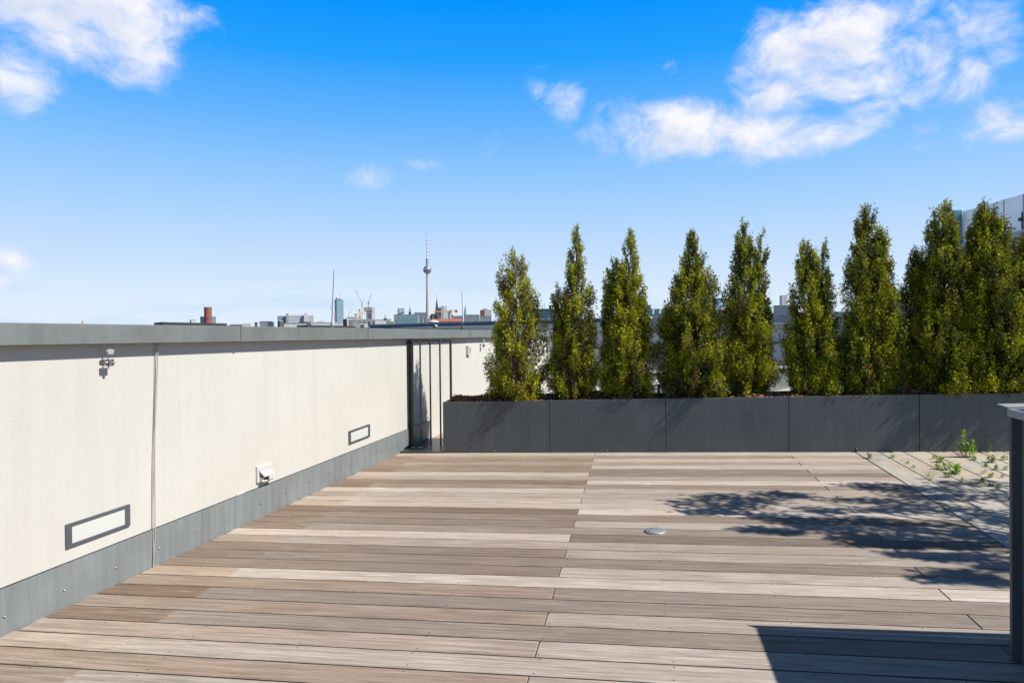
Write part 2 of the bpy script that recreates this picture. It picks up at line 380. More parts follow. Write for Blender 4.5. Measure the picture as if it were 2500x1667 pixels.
for j in range(-1, 58):
    yc = Y0 - PITCH*j; y0, y1 = yc-PITCH/2+.0053, yc+PITCH/2-.0053
    if yc > PYF+.2: continue
    xs = sorted((XA + k*LB*2 + (LB if j % 2 else 0)) for k in range(-3, 3))
    xl = wallx(yc)+.012; xr = XE
    cuts = [xl]+[x for x in xs if xl+.05 < x < xr-.05]+[xr]
    tl, tr_ = tones.get(j, ((rt.random()*.6, rt.random()), (rt.random()*.5, rt.random())))
    for a, b in zip(cuts[:-1], cuts[1:]):
        mid = (a+b)/2; t = tl if mid < XA+.2 else tr_
        ext = .6 if (b < -1.2) else (.30 if mid < XA else .05)
        br_ = min(1, max(0, t[0]+ext*rt.uniform(.5, 1.1))); li = min(1, max(0, t[1]*.85+.05+rt.uniform(-.08, .08)))
        board(a+(.0016 if a > xl else 0), b-(.0016 if b < xr else 0), y0, y1, (br_, li, rt.random(), 1))
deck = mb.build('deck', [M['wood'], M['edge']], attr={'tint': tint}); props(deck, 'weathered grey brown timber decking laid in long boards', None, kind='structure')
mb = MB()      # screw heads, set as pairs over the joists
for j in range(8, 44):
    yc = Y0-PITCH*j
    for i in range(-7, 5):
        x = XA + .018 + i*LB/3.5 + (j % 2)*0
        if not wallx(yc)+.08 < x < XE-.05: continue
        for dy in (-.052, .052):
            if random.random() < .72:
                c = (x+random.uniform(-.012, .012), yc+dy+random.uniform(-.006, .006)); z = slope(*c)+.0006
                mb.add([(c[0]+.0038*math.cos(t), c[1]+.0038*math.sin(t), z) for t in [k*math.pi/3 for k in range(6)]], [(0, 1, 2, 3, 4, 5)])
so_ = mb.build('deck_screws', M['gap'], deck); so_['kind'] = 'stuff'
# near-black sheet standing in for the shade under the boards
mb = MB(); mb.add([(x, y, -.14+slope(x, y)) for x, y in ((-4.2, -1.6), (XE+.004, -1.6), (XE+.004, 7.3), (-2.62, 7.3))], [(0, 1, 2, 3)])
props(mb.build('under_deck_shade', M['gap']), 'black sheet standing in for the shade below the deck boards', kind='structure')
# stone planks right of the deck
mb = MB(); tint = []; rp = random.Random(5)
x = XE+.006; i = 0
while x < 9.0:
    wd = .215; y = PYF+.0 - rp.uniform(0, .75)
    ys = [PYF+.15]
    while y > -1.6: ys.append(y); y -= rp.choice((.62, .80, .98))
    ys.append(-1.7)
    for a, b in zip(ys[:-1], ys[1:]):
        board(x+.0028, x+wd-.0028, b+.004, a-.004, (rp.random()**.5, rp.random(), rp.random(), 1), -.03, 0, .004)
    x += wd; i += 1
pav = mb.build('paving', [M['paver'], M['soil']], attr={'tint': tint}); props(pav, 'warm grey stone planks beside the deck with weeds in the joints', kind='structure')
mb = MB(); mb.add([(x, y, -.007+slope(x, y)) for x, y in ((XE+.005, -1.7), (9, -1.7), (9, 7.3), (XE+.005, 7.3))], [(0, 1, 2, 3)])
props(mb.build('paving_bed', M['soil']), 'earth filling the joints of the stone planks', kind='structure')
# floor behind the planter: short deck strip by the wall then pale roof membrane
mb = MB(); tint = []
for k in range(10):
    y = 7.93+k*.148; board(wallx(y)-.3, -.9, y, y+.143, (.6, .7, rp.random(), 1), -.03, .004)
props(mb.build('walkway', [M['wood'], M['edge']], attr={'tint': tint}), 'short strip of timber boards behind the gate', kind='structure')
mb = MB(); mb.add([(x, y, -.04+slope(x, y)) for x, y in ((-2.75, 7.31), (14, 7.31), (14, 15.0), (-2.2, 15.0))], [(0, 1, 2, 3)])
props(mb.build('rear_terrace_floor', M['floorlight']), 'pale roof floor behind the planter', kind='structure')
# plate below the gate
g0 = deckpt(977, 1104); 
mb = MB(); mb.prism([Vector((wallx(7.08)+.013, 7.075, .004+slope(-2.5, 7.075))), Vector((-2.06, 7.075, .004+slope(-2.06, 7.075))), Vector((-2.06, 7.9, .004+slope(-2.06, 7.9))), Vector((wallx(7.9)+.013, 7.9, .004+slope(-2.4, 7.9)))], 2, (0, 0, .014))
props(mb.build('threshold_plate', M['slab']), 'dark metal threshold plate lying under the barred gate', 'plate')

# drain cover disc
p = deckpt(1600, 1297)
t = thing('floor_outlet_cover', p, 'round grey metal cover disc set on the deck boards', 'cover')
mb = MB(); mb.lathe((p.x, p.y, p.z), [(.068, .0005), (.068, .006), (.064, .009), (.001, .009)], 32); mb.build('disc', M['disc'], t)
for k in range(4):
    a = k*math.pi/2+.6; c = (p.x+.05*math.cos(a), p.y+.05*math.sin(a), p.z)
    mb = MB(); mb.lathe(c, [(.004, .009), (.004, .0105), (.0005, .0105)], 8); mb.build('screw', M['gap'], t)

# ------------------------------------------------------------------ left parapet wall
ZT, ZB = 1.3455*K, 1.2500*K
def wpt(s, off=0, z=0): q = W0+WD*s+WN*off; return Vector((q.x, q.y, z))
def wpx(u, v):                        # (s, z) on the wall face seen at a pixel
    q = onplane(u, v, W0, W1); return (Vector((q.x, q.y))-W0).dot(WD), q.z
SEND = wpx(1333, 815)[0]; SSK = wpx(1049.5, 1070)[0]; S0 = -4.6
wall = thing('parapet_wall', wpt(0, 0, 0), 'long cream rendered parapet wall along the left side of the deck', 'wall')
mb = MB()
def wbox(mb, s0, s1, o0, o1, z0, z1, mi=0, sh0=False):
    P = []
    for z, sh in ((z0, sh0), (z1, False)):
        for s, o in ((s0, o0), (s1, o0), (s1, o1), (s0, o1)):
            q = wpt(s, o, z)
            if sh: q.z += slope(q.x, q.y)
            P.append(q)
    L = s1-s0; q4 = [(0, 0), (L, 0), (L, z1-z0), (0, z1-z0)]
    mb.add(P, [(3, 2, 6, 7), (1, 0, 4, 5), (2, 1, 5, 6), (0, 3, 7, 4), (4, 7, 6, 5)], mi, [q4]*5)
wbox(mb, S0, SEND, -.30, 0, -.08, ZB+.03, sh0=True); mb.build('wall_body', M['stucco'], wall)
seams = [S0, wpx(195-900, 810)[0] if False else -1.2, wpx(566, 812)[0], wpx(882, 812)[0], wpx(1136, 815)[0], SEND]
for k, (a, b) in enumerate(zip(seams[:-1], seams[1:])):
    mb = MB(); lip = .075
    wbox(mb, a+.002, b-.002, -.34, lip, ZB, ZT); o = mb.build('coping', M['zinc'], wall, bevel=.004)
    if b < SEND-.01:
        mb = MB(); wbox(mb, b-.004, b+.018, -.341, lip+.004, ZB-.003, ZT+.006); mb.build('coping_joint', M['zinc'], wall)
mb = MB()
def skirt(mb, s0, s1, o0, o1, h):
    P = []
    for dz in (0.0, h):
        for s, o in ((s0, o0), (s1, o0), (s1, o1), (s0, o1)):
            q = wpt(s, o, 0); q.z = slope(q.x, q.y)+dz-.02*(dz == 0); P.append(q)
    mb.add(P, [(3, 2, 6, 7), (2, 1, 5, 6), (0, 3, 7, 4), (4, 7, 6, 5)])
SKH = .222
sk = [S0, wpx(490, 1240)[0], SSK]
for a, b in zip(sk[:-1], sk[1:]):
    mb = MB(); skirt(mb, a, b-.002, 0, .012, SKH); mb.build('skirting', M['zincskirt'], wall)
# skirting screws, at the distances seen
sp = [(5, 1503.5), (151.5, 1439.5), (278, 1384), (384.5, 1336.5), (479, 1295.5), (632, 1229), (694.5, 1202), (751, 1177), (801.5, 1155), (848.5, 1136), (890, 1117.5), (927, 1101.5), (959, 1086), (990, 1073.5)]
for u, v in sp:
    s, z = wpx(u, v); mb = MB(); c = wpt(s, .012, z); n = Vector((WN.x, WN.y, 0))
    mb.tube([c, c+n*.002, c+n*.006, c+n*.008], [.0062, .0062, .005, .002], 8); mb.build('screw', M['aluframe'] if u > 600 else M['steel'], wall)
# hairline sealant gap on top of the skirting
mb = MB(); skirt(mb, S0, SSK, .0, .004, SKH+.004); mb.build('sealant', M['gap'], wall)
# small cut-out patch above the skirting
s0_, z0_ = wpx(577, 1214); s1_, z1_ = wpx(596, 1200)
mb = MB(); wbox(mb, s0_, s1_, 0.0, .004, z0_, z0_+.028); mb.build('filler_patch', M['white'], wall)

# wall lights
for (u0, u1, vm0, vm1, vt0, vt1), lab in (((158.5, 314.7, 1338.8, 1282, 1280.8, 1229.2), 'wide recessed wall light low on the cream wall, nearer the camera beside the cable'),
                                        ((850.2, 901.3, 1084.8, 1065, 1051.7, 1035), 'small looking recessed wall light low on the cream wall near the barred gate')):
    sa, za = wpx(u0, vm0); sb, zb = wpx(u1, vm1); _, ztA = wpx(u0, vt0); _, ztB = wpx(u1, vt1)
    L = sb-sa; hgt = ((ztA-za)+(ztB-zb))/2; zc0 = za; zc1 = zb
    t = thing('wall_light', wpt(sa, 0, za), lab, 'wall light', 'recessed wall lights')
    def pw(f, g, off): # f along 0..1, g up 0..1
        return wpt(sa+L*f, off, za+(zb-za)*f+hgt*g)
    def frame_piece(mb, f0, f1, g0, g1, o0, o1):
        P = [pw(f0, g0, o0), pw(f1, g0, o0), pw(f1, g0, o1), pw(f0, g0, o1), pw(f0, g1, o0), pw(f1, g1, o0), pw(f1, g1, o1), pw(f0, g1, o1)]
        mb.add(P, [(3, 2, 6, 7), (1, 0, 4, 5), (2, 1, 5, 6), (0, 3, 7, 4), (4, 7, 6, 5), (0, 1, 2, 3)])
    mb = MB(); frame_piece(mb, 0, .082, 0, 1, .001, .012); frame_piece(mb, .92, 1, 0, 1, .001, .012)
    frame_piece(mb, .082, .92, 0, .13, .001, .012); frame_piece(mb, .082, .92, .87, 1, .001, .012)
    mb.build('frame', M['aluframe'], t, bevel=.001)
    mb = MB(); frame_piece(mb, .083, .919, .131, .869, .001, .006); mb.build('diffuser', M['opal'], t)
    for f in (.04, .96):
        mb = MB(); c = pw(f, .5, .012); n = Vector((WN.x, WN.y, 0)); mb.tube([c, c+n*.003], [.004, .003], 8); mb.build('screw', M['steel'], t)

# outdoor socket with hinged cover
sa, za = wpx(624.5, 1178.5); sb, zt_ = wpx(658, 1128); za += 0
t = thing('outdoor_socket', wpt(sa, 0, za), 'white outdoor power socket with its cover flap tilted out low on the cream wall', 'socket')
L = sb-sa; Ht = wpx(624.5, 1138.5)[1]-za
mb = MB(); wbox(mb, sa, sb, .001, .016, za, za+Ht); mb.build('back_plate', M['white'], t, bevel=.003)
mb = MB(); wbox(mb, sa+L*.18, sb-L*.18, .016, .020, za+Ht*.10, za+Ht*.60); mb.build('socket_well', M['socketdark'], t)
mb = MB()
for f in (.18, .76): wbox(mb, sa+L*(f-.05), sa+L*(f+.05+.04), .016, .040, za+Ht*.06, za+Ht*.30)
wbox(mb, sa+L*.13, sa+L*.85, .016, .05, za+Ht*.03, za+Ht*.09); mb.build('housing', M['white'], t, bevel=.002)
mb = MB(); zc = za+Ht*.66
P = [wpt(sa+L*.12, .017, zc), wpt(sa+L*.88, .017, zc), wpt(sa+L*.88, .060, zc-.040), wpt(sa+L*.12, .060, zc-.040)]
P2 = [q+Vector((0, 0, .008)) for q in P]
P2[2] = P2[2]+Vector((WN.x*.004, WN.y*.004, 0)); P2[3] = P2[3]+Vector((WN.x*.004, WN.y*.004, 0))
mb.add(P+P2, [(0, 1, 2, 3), (4, 7, 6, 5), (0, 4, 5, 1), (1, 5, 6, 2), (2, 6, 7, 3), (3, 7, 4, 0)])
lip = [wpt(sa+L*.45, .057, zc-.038), wpt(sa+L*.88, .057, zc-.038), wpt(sa+L*.88, .057, zc-.066), wpt(sa+L*.45, .057, zc-.066)]
mb.prism(lip, 0, (WN.x*.006, WN.y*.006, 0)); mb.build('cover_flap', M['white'], t)
mb = MB(); wbox(mb, sa+L*.05, sa+L*.95, .016, .019, za+Ht*.74, za+Ht*.76); mb.build('label_ridge', M['cable'], t)

# cable down the wall
t = None; mb = MB()
for du, r_, ph in ((0, .0030, 0), (3.5, .0030, 1.2)):
    pts = []
    for k in range(25):
        f = k/24; v = 838+(1388-838)*f
        u = (376-9*f) + (du*(1-.2*abs(2*f-1)) if f < .9 else du*(1-f)*8*.5) + math.sin(f*9+ph)*.8
        s, z = wpx(u, v)
        z = max(z, 0.004+slope(wpt(s).x, wpt(s).y)); pts.append(wpt(s, .014+.004*math.sin(f*7+ph)+.012*(f > .6)*(f-.6), z))
    mb.tube(pts, r_, 6)
o = mb.build('cable', M['cable']); props(o, 'thin double grey beige cable hanging from the coping down to the deck', 'cable')

# pipe clamp brackets under the coping
def bracket(u, v0, sc_, lab):
    s, z = wpx(u, v0)
    t = thing('clamp_bracket', wpt(s, .05, z), lab, 'bracket', 'clamp brackets under the wall coping')
    n = Vector((WN.x, WN.y, 0)); d = Vector((WD.x, WD.y, 0)); up = Vector((0, 0, 1)); k = sc_
    c = wpt(s, .040, ZB-.004)
    mb = MB(); mb.tube([c-d*.03, c+d*.004*k-up*.030*k, c+d*.012*k-up*.20*k], .006*k, 8); mb.build('rod', M['steel'], t)
    mb = MB(); e = c+d*.008*k-up*.062*k+n*.012
    ov = [e+(d*math.cos(a)*.040+up*math.sin(a)*.023)*k for a in [i*math.pi/8 for i in range(16)]]
    mb.prism(ov, 0, n*.012*k); mb.build('plate', M['bracketplate'], t, bevel=.002)
    for q in (-1, 1):
        mb = MB(); b = e+d*q*.034*k+n*.012*k; mb.tube([b, b+n*.008*k], .006*k, 6); mb.build('bolt', M['steel'], t)
    mb = MB(); e = c+d*.010*k-up*.150*k+n*.004
    ov = [e+(d*a+up*b)*k for a, b in ((-.042, -.022), (-.036, -.028), (.036, -.028), (.042, -.022), (.042, .022), (.036, .028), (-.036, .028), (-.042, .022))]
    mb.prism(ov, 0, n*.012*k); mb.tube([e+n*.02*k-up*.028*k, e+n*.02*k+up*.028*k], .015*k, 10); mb.build('clamp', M['steel'], t, bevel=.002)
    for q in (-1, 1):
        mb = MB(); b = e+d*q*.028*k+n*.012*k; mb.tube([b, b+n*.014*k], .008*k, 6); mb.build('bolt', M['steel'], t)
bracket(247, 850, .68, 'steel clamp bracket with oval white plate under the coping at the left, casting a shadow')
bracket(1172, 838, .8, 'small steel clamp bracket under the coping beyond the barred gate')
# small white switch box
s, z = wpx(1141, 866)
t = thing('junction_box', wpt(s, 0, z), 'small white junction box on the wall beyond the gate', 'junction box')
mb = MB(); wbox(mb, s-.06, s+.06, .001, .04, z, z+.13); mb.build('box', M['white'], t, bevel=.004)
mb = MB(); wbox(mb, s-.02, s+.03, .04, .046, z+.03, z+.10); mb.build('cover', M['cable'], t)

# ------------------------------------------------------------------ barred gate
GY = 7.345
def gx(u): d = ray(u, 1000); return d.x*GY/d.y
def gz(u, v): d = ray(u, v); return H+d.z*GY/d.y
xl, xr = gx(1005), gx(1100.5); zt_ = gz(1050, 829.5)
t = thing('barred_gate', (xl, GY, slope(xl, GY)), 'narrow dark steel barred gate between the cream wall and the planter', 'gate')
fb = lambda x: slope(x, GY)+.016
mb = MB(); w_ = .016
mb.box(xl-w_*.9, xl+w_*.9, GY-w_, GY+w_, fb(xl), zt_); mb.box(xr-w_*.6, xr+w_*.6, GY-.0, GY+.03, fb(xr), zt_)
mb.box(xl+w_*.9, xr-w_*.6, GY-w_*.7, GY+w_*.7, zt_-.022, zt_); mb.build('frame', M['darksteel'], t)
for u in (1008.8, 1029.5, 1053.5, 1077.5):
    x = gx(u)+ (0.012 if u < 1010 else 0); mb = MB(); mb.tube([(x, GY-.035, fb(x)+.0), (x, GY-.035, zt_-.03)], .0095, 10); mb.tube([(x, GY-.035, zt_-.031), (x, GY-.012, zt_-.011)], .0095, 10)
    mb.build('bar', M['darksteel'], t)
    mb = MB(); mb.lathe((x, GY-.035, fb(x)), [(.022, 0), (.022, .006), (.010, .008)], 12); mb.build('foot', M['steel'], t)
mb = MB(); mb.box(xl-.022, xl-w_*.9-.001, GY-.05, GY+.03, fb(xl), zt_+.0); mb.build('side_plate', M['darksteel'], t)

# ------------------------------------------------------------------ planter
PX0, PX1 = -2.055, 5.2; PH = .5446; PYB = 7.60; TH = .022
js = [PX0]+[deckpt(u, 1103).x for u in (1343.5, 1625.5, 1926, 2246)]; js += [js[-1]+1.47, PX1]
pl = thing('planter', (PX0, PYF, slope(PX0, PYF)), 'long anthracite metal planter trough at the back of the deck', 'planter')
for a, b in zip(js[:-1], js[1:]):
    mb = MB(); mb.box(a+.0025, b-.0025, PYF, PYF+TH, 0, PH, sh=True); mb.build('front_panel', M['planter'], pl, bevel=.003)
mb = MB(); mb.box(PX0, PX1, PYB-TH, PYB, 0, PH, sh=True); mb.build('back_panel', M['planter'], pl, bevel=.003)
mb = MB(); mb.box(PX0+.001, PX0+TH, PYF+TH+.001, PYB-TH-.001, 0, PH-.001, sh=True); mb.build('end_panel', M['planter'], pl)
mb = MB(); mb.box(PX0+.02, PX1, PYF+TH+.002, PYF+TH+.006, .01, PH-.004, sh=True); mb.build('liner', M['gap'], pl)
for x in js[1:-1]:
    mb = MB(); mb.box(x-.014, x+.014, PYF+TH+.001, PYB-TH-.001, PH-.02, PH-.004, sh=True); mb.build('cross_brace', M['zinc'], pl)
for u, v in ((1211, 1099), (1483, 1098)):
    q = deckpt(u, 1103); mb = MB(); mb.tube([(q.x, PYF-.004, slope(q.x, PYF)+.018), (q.x, PYF+.002, slope(q.x, PYF)+.018)], .007, 8); mb.build('bolt', M['steel'], pl)
# little fitting at the deck corner
q = deckpt(2084, 1101)
t = thing('deck_fitting', (q.x, PYF-.03, q.z), 'tiny dark metal fitting at the foot of the planter where deck and paving meet', 'fitting')
mb = MB(); mb.tube([(q.x, PYF-.03, q.z), (q.x+.004, PYF-.03, q.z+.02)], .008, 8); mb.build('stem', M['darksteel'], t)
mb = MB(); mb.lathe((q.x+.004, PYF-.03, q.z+.018), [(.004, 0), (.013, .006), (.012, .018), (.003, .024)], 12); mb.build('cap', M['darksteel'], t)
# mulch: soil and bark chips
mb = MB(); nx, ny = 120, 6; vs = []; fs = []
def mulz(x, y): return PH-.022+.010*math.sin(x*5.1+y*9)+.014*math.sin(x*11.7-y*5)+.045*math.exp(-((y-7.36)/.13)**2)
for i in range(nx+1):
    for j in range(ny+1):
        x = PX0+TH+.002+(PX1-PX0-2*TH)*i/nx; y = PYF+TH+.007+(PYB-PYF-2*TH-.01)*j/ny
        vs.append((x, y, slope(x, y)+mulz(x, y)))
for i in range(nx):
    for j in range(ny): a = i*(ny+1)+j; fs.append((a, a+ny+1, a+ny+2, a+1))
mb.add(vs, fs, smooth=True); soil = mb.build('mulch', M['soil'])
props(soil, 'brown bark mulch filling the planter trough', 'mulch', kind='stuff')
V = []; Fc = []; T = []
for i in range(9000):
    x = random.uniform(PX0+.04, PX1-.05); y = random.uniform(PYF+.035, PYB-.03); c = np.array([x, y, slope(x, y)+mulz(x, y)+random.uniform(0, .016)])
    a = random.uniform(0, 6.28); tl_ = random.uniform(-.5, .5); L = random.uniform(.010, .032); wd = random.uniform(.003, .009)
    d = np.array([math.cos(a)*math.cos(tl_), math.sin(a)*math.cos(tl_), math.sin(tl_)]); e = np.array([-math.sin(a), math.cos(a), random.uniform(-.5, .5)])
    b = len(V); V += [c-d*L-e*wd, c+d*L-e*wd*.6, c+d*L+e*wd, c-d*L+e*wd]; Fc.append((b, b+1, b+2, b+3))
    g = random.uniform(.5, 1.5)*random.choice((1, 1, 1.5)); T += [(.32*g, .14*g, .06*g, 1)]*4
ch = fast_mesh('bark_chips', V, Fc, M['chip'], parent=soil, attr=T); ch['kind'] = 'stuff'

# ------------------------------------------------------------------ arborvitae
def spray_template(k):
    r = np.random.default_rng(100+k); Q = []
    n = 6
    def quad(p, ang, L, w_):
        d = np.array([math.sin(ang), math.cos(ang)]); e = np.array([d[1], -d[0]])
        Q.append([p, p+d*L*.45+e*w_, p+d*L, p+d*L*.45-e*w_])
    quad(np.array([0, 0.]), 0, 1.0, .07)
    for i in range(n):
        y = .12+.72*i/n; sgn = 1 if i % 2 else -1
        quad(np.array([0, y]), sgn*(.75+r.uniform(-.15, .15)), .62*(1-.45*y)+r.uniform(-.08, .08), .085)
    Q = np.array(Q); z = r.uniform(-.07, .07, Q.shape[:2])+r.uniform(-.22, .22, (len(Q), 1))*np.array([0, .5, 1, .5])[None]; return np.concatenate([Q, z[..., None]], -1)   # (q,4,3)
TEMPL = [spray_template(k) for k in range(5)]
def make_sprays(P, Dv, S, C, rg):
    """P points, Dv growth directions, S sizes, C colours -> vertices, quads, tints"""
    n = len(P); Dv = Dv/np.linalg.norm(Dv, axis=1, keepdims=True)
    rnd = rg.normal(size=(n, 3)); X = np.cross(Dv, rnd); X /= np.linalg.norm(X, axis=1, keepdims=True); Z = np.cross(X, Dv)
    Vs = []; Ts = []
    ti = rg.integers(0, len(TEMPL), n)
    for k, T_ in enumerate(TEMPL):
        m = ti == k
        if not m.any(): continue
        q = T_.reshape(-1, 3)
        v = P[m][:, None, :] + S[m][:, None, None]*(q[None, :, 0:1]*X[m][:, None, :] + q[None, :, 1:2]*Dv[m][:, None, :] + q[None, :, 2:3]*Z[m][:, None, :])
        Vs.append(v.reshape(-1, 3)); Ts.append(np.repeat(C[m], q.shape[0], axis=0))
    V = np.concatenate(Vs); T = np.concatenate(Ts); Fq = np.arange(len(V)).reshape(-1, 4)
    return V, Fq, T
def arborvitae(base, spires, lab, seed, brown=.1, dens=1.0, yellow=.5, open_=0.0):
    """spires: list of (foot offset x, y), (top x, y, z) and a list of (height fraction, radius)"""
    rg = np.random.default_rng(seed); bx, by, bz = base
    t = thing('arborvitae_tree', base, lab, 'tree', 'arborvitae trees growing in the long planter')
    tr = MB(); PP = []; DD = []; SS = []; CC = []
    for (fx, fy, tx, ty, tz, prof) in spires:
        A = np.array([bx+fx, by+fy, bz-.03]); B = np.array([tx, ty, tz]); Hh = B[2]-A[2]
        mid = A*.55+B*.45+np.array([rg.uniform(-.02, .02), rg.uniform(-.02, .02), 0])
        pts = [A, A*.8+B*.2+np.array([(tx-bx)*.05, 0, 0]), mid, A*.2+B*.8, B]
        tr.tube([Vector(p) for p in pts[:-1]]+[Vector(B*.72+pts[3]*.28)], [.022, .018, .013, .006, .001], 6)
        def axis(f):
            f4 = f*4; i = min(3, int(f4)); q = [0, .2, .45, .8, 1][i:i+2]
            # piecewise on pts by height fraction
            fr = [0, .2, .45, .8, 1]; j = max(k for k in range(4) if f >= fr[k]-1e-9); g = (f-fr[j])/(fr[j+1]-fr[j]); return pts[j]*(1-g)+pts[j+1]*g
        hs_ = np.array([p[0] for p in prof]); rs_ = np.array([p[1] for p in prof])
        area = float(np.trapezoid(rs_, hs_))*Hh*2 if hasattr(np, 'trapezoid') else float(np.trapz(rs_, hs_))*Hh*2
        nb = int(430*dens*max(.16, area/.9)*1.15)
        ph0 = rg.uniform(0, 6.28, 4)
        for b in range(nb):
            # choose height in proportion to girth
            while True:
                f = rg.uniform(.02, 1.0)
                if rg.uniform(0, rs_.max()*1.05) < np.interp(f, hs_, rs_)+.05: break
            r = np.interp(f, hs_, rs_); th = rg.uniform(0, 2*math.pi)
            lump = 1+.16*math.sin(3*th+ph0[0]+f*9)+.12*math.sin(f*31+ph0[1]+2*th)
            if math.sin(5*th+f*17+ph0[2])+math.sin(f*43+ph0[3]-3*th) < -1.5+open_: continue
            r = r*lump*rg.uniform(.86, 1.04)
            up = rg.uniform(.5, 1.1)*.24*(1-.4*f)
            f0_ = max(.0, f-up/Hh*1.6); O = axis(f0_); out = np.array([math.cos(th), math.sin(th), 0])
            E = axis(f)+out*r; L = np.linalg.norm(E-O)
            if b % 3 == 0: tr.tube([Vector(O), Vector((O+E)/2-np.array([0, 0, .01])), Vector(O*.15+E*.85)], [.005, .004, .002], 4)
            ns = max(34, int(150*(.5+r*1.6)*(1.15-f*.3)*(.9 if r > .05 else .6)))
            q = 1-rg.uniform(0, 1, ns)**1.3*.60
            c = O[None]*(1-q[:, None])+E[None]*q[:, None]
            c = c+rg.normal(size=(ns, 3))*np.array([.015, .015, .038])*(.42+.62*min(1, r/.2))
            dv = out[None]*rg.uniform(.1, .7, (ns, 1))+np.array([0, 0, 1])*rg.uniform(.3, 1.2, (ns, 1))+rg.normal(size=(ns, 3))*.36
            droop = rg.uniform(size=ns) < .25; dv[droop, 2] *= -.6
            PP.append(c); DD.append(dv); SS.append(rg.uniform(.015, .031, ns)*(1 if r > .06 else .85))
            # colour: outer tips yellow green, deeper ones darker green, the inmost and dead sprays brown; back spires tinted darker to stand in for shade
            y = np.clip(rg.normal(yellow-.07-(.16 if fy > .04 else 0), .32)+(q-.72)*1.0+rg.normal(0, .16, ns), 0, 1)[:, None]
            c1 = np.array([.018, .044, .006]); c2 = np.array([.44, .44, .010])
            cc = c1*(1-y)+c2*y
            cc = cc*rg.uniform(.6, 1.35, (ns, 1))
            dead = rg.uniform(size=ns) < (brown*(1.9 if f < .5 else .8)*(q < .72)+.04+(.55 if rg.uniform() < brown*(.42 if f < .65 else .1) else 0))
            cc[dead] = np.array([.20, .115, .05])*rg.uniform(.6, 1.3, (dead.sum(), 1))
            CC.append(cc)
    for b in range(5):
        a = rg.uniform(0, 6.28); L = rg.uniform(.35, .6); o = Vector(base)+Vector((0, 0, -.03)); e = o+Vector((math.cos(a)*L*.38, math.sin(a)*L*.22, L)); tr.tube([o, o*.5+e*.5+Vector((0, 0, .05)), e+Vector((0, 0, .12))], [.011, .008, .003], 5)
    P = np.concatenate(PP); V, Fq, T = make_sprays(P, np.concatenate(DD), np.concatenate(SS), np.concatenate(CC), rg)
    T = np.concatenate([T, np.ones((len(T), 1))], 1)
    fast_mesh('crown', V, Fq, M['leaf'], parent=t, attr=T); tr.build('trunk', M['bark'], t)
    return len(Fq)
TY = 7.36
def tp(u, v, dy=0):
    d = ray(u, v); k = (TY+dy)/d.y; return (d.x*k, TY+dy, H+d.z*k)
def spire(bu, tu, tv, prof_px, dy=0, fdy=None):
    """prof_px: (v, half width in photo px at the tree's distance)"""
    top = tp(tu, tv, dy); bz = tp(bu, 962, dy)[2]; k = (TY+dy)/F0*1.02
    prof = []
    for v, hw in prof_px:
        z = tp(tu, v, dy)[2]; f = (z-bz)/(top[2]-bz); prof.append((max(0, min(1, f)), max(.008, hw*(1.0 if tu < 2060 else 1.08)*(1.0+.30*min(1, max(0, (v-640)/230)))*k-.022)))
    prof = sorted(prof); return prof, (top[0], top[1], top[2]+.045)
